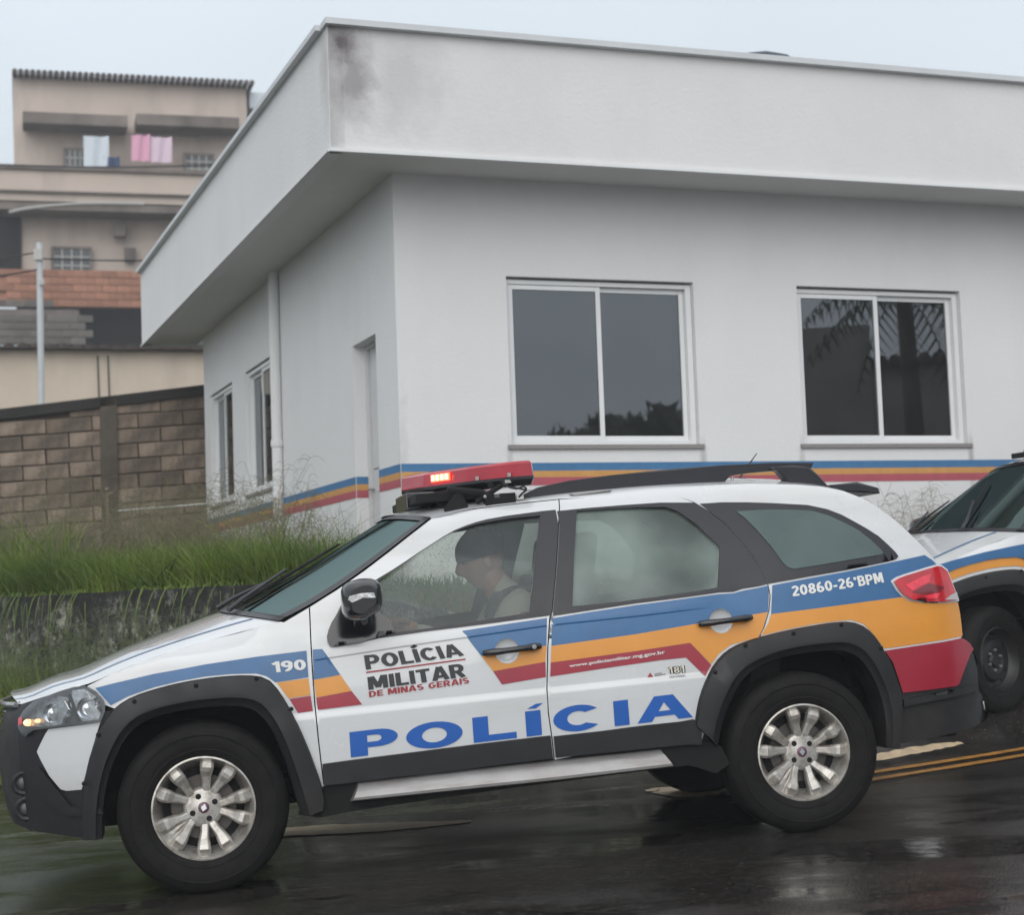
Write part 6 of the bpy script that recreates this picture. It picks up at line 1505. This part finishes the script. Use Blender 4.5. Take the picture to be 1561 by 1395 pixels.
tag(dvr,'driver in dark vest and beige sleeves at the wheel, seen through the fogged side window','person')
y0=-.46
P_=[L(1.43,y0,.28),L(1.43,y0,.42),L(1.40,y0,.56),L(1.36,y0,.68),L(1.30,y0,.76),L(1.25,y0,.84),      #0-5 pelvis..neck..head base
    L(1.37,y0+.17,.66),L(1.36,y0-.17,.66),                                          #6,7 shoulders
    L(1.24,y0+.20,.50),L(1.24,y0-.20,.50),L(1.02,y0+.15,.56),L(1.02,y0-.15,.56),L(.90,y0+.13,.62),L(.90,y0-.13,.62), #8..13 elbows, forearm, wrists
    L(1.15,y0+.12,.30),L(1.15,y0-.12,.30),L(.92,y0+.13,.34),L(.92,y0-.13,.34),L(.80,y0+.13,.05),L(.80,y0-.13,.05)]
E_=[(0,1),(1,2),(2,3),(3,4),(4,5),(3,6),(3,7),(6,8),(7,9),(8,10),(9,11),(10,12),(11,13),(0,14),(0,15),(14,16),(15,17),(16,18),(17,19)]
R_=[.13,.125,.125,.10,.058,.055,.085,.085,.055,.055,.045,.045,.033,.033,.10,.10,.08,.08,.06,.06]
skinned('body',P_,E_,R_,M['beige'],parent=dvr)
MB().tube([L(1.33,y0,.70),L(1.285,y0,.77),L(1.245,y0,.84)],[.066,.061,.060],14).build('neck',M['skin'],dvr,smooth=True)
skinned('vest',[L(1.44,y0,.30),L(1.43,y0,.42),L(1.395,y0,.56),L(1.36,y0,.66),L(1.33,y0,.715),L(1.38,y0+.12,.67),L(1.38,y0-.12,.67)],[(0,1),(1,2),(2,3),(3,4),(3,5),(3,6)],[.20,.20,.205,.18,.11,.12,.12],M['vest'],parent=dvr)
for s in(1,-1):
    skinned('sleeve',[L(1.375,y0+.13*s,.68),L(1.365,y0+.19*s,.65),L(1.31,y0+.205*s,.575),L(1.245,y0+.205*s,.505)],[(0,1),(1,2),(2,3)],[.105,.125,.112,.095],M['beige'],parent=dvr)
MB().lathe([(0,.004),(.030,.003),(.034,-.004)],c=L(1.335,y0+.318,.625),n=20).build('arm_patch',M['patch'],dvr,smooth=True)
MB().ell(L(1.235,y0+.10,.60),(.012,.02,.022)).build('chest_badge',M['yellowish'],dvr,smooth=True)
# head turned slightly towards the kerb side and down
hc=Vector(L(1.225,y0,.885)); HR=Matrix.Rotation(math.radians(-12),3,'Y')@Matrix.Rotation(math.radians(0),3,'Z')
def headmesh():
    V=[];F=[];n=32;m=24
    for j in range(m+1):
        t=math.pi*j/m
        for i in range(n):
            a=2*math.pi*i/n; d=Vector((math.sin(t)*math.cos(a),math.sin(t)*math.sin(a),math.cos(t)))
            f=max(0,-d.x)        # face direction is -X
            rx,ry,rz=.098,.076,.125
            if d.z<0: k=-d.z; rx*=1-.18*k*(1 if d.x<0 else 1.6); ry*=1-.30*k
            p=Vector((d.x*rx,d.y*ry,d.z*rz))
            # nose, brow, eye sockets, lips, chin
            g=lambda cy,cz,wy,wz:math.exp(-((p.y-cy)/wy)**2-((p.z-cz)/wz)**2)*(1 if d.x<0 else 0)
            p.x-= .030*g(0,-.028,.014,.020)+.014*g(0,.0,.011,.022)+.007*g(0,.030,.045,.010)+.010*g(0,-.068,.022,.010)+.012*g(0,-.105,.024,.018)
            p.x+= .012*(g(.030,.010,.014,.011)+g(-.030,.010,.014,.011))+.005*g(0,-.052,.02,.006)
            V.append(HR@p+hc)
    for j in range(m):
        for i in range(n):F.append((j*n+i,j*n+(i+1)%n,(j+1)*n+(i+1)%n,(j+1)*n+i))
    return V,F
V,F=headmesh(); mobj('head',V,F,M['skin'],dvr)
for s in(1,-1):
    MB().ell(HR@Vector((.012,.078*s,-.008))+hc,(.020,.010,.032),10,8,HR).build('ear',M['skin'],dvr,smooth=True)
    MB().ell(HR@Vector((-.080,.030*s,.012))+hc,(.010,.012,.010),8,6).build('eye',M['hair'],dvr,smooth=True)
mb=MB(); V=[];F=[];n=28;m=12
for j in range(m+1):
    t=math.pi*.54*j/m
    for i in range(n):
        a=2*math.pi*i/n; d=Vector((math.sin(t)*math.cos(a),math.sin(t)*math.sin(a),math.cos(t))); k=1.0+.03*math.sin(5*a+t*4)
        p=Vector((d.x*.114+.010,d.y*.090,d.z*.116+.028))*k
        V.append(HR@p+hc)
for j in range(m):
    for i in range(n):F.append((j*n+i,j*n+(i+1)%n,(j+1)*n+(i+1)%n,(j+1)*n+i))
mobj('cap',V,F,M['hair'],dvr)
# hands closed on the wheel rim: palm and five bent fingers
for s in(1,-1):
    c=Vector(L(.885,y0+.125*s,.625)); h_=MB()
    h_.ell(c,(.040,.020,.030),10,8)
    for f in range(4):
        z=c.z+.022-.014*f; h_.tube([(c.x-.03,c.y,z),(c.x-.055,c.y+.008*s,z+.004),(c.x-.066,c.y-.012*s,z),(c.x-.050,c.y-.026*s,z-.004)],[.0092,.0088,.0080,.0065],8)
    h_.tube([(c.x-.005,c.y-.012*s,c.z+.02),(c.x-.03,c.y-.028*s,c.z+.034),(c.x-.052,c.y-.03*s,c.z+.032)],[.011,.0095,.008],8)
    h_.build('hand',M['skin'],dvr,smooth=True)

# ------------------------------------------------------------------ damp air
hz=MB().box((0,30,6.5),(150,110,27)).build('haze',M['black']); tag(hz,kind='stuff')
hm=bpy.data.materials.new('damp_air'); hm.use_nodes=True; hm.node_tree.nodes.clear()
ho_=N(hm.node_tree,'ShaderNodeOutputMaterial'); pv=N(hm.node_tree,'ShaderNodeVolumePrincipled',inp={'Density':.0024,'Anisotropy':.2}); pv.inputs['Color'].default_value=(.92,.95,1,1)
hm.node_tree.links.new(pv.outputs[0],ho_.inputs['Volume']); hz.data.materials.clear(); hz.data.materials.append(hm)
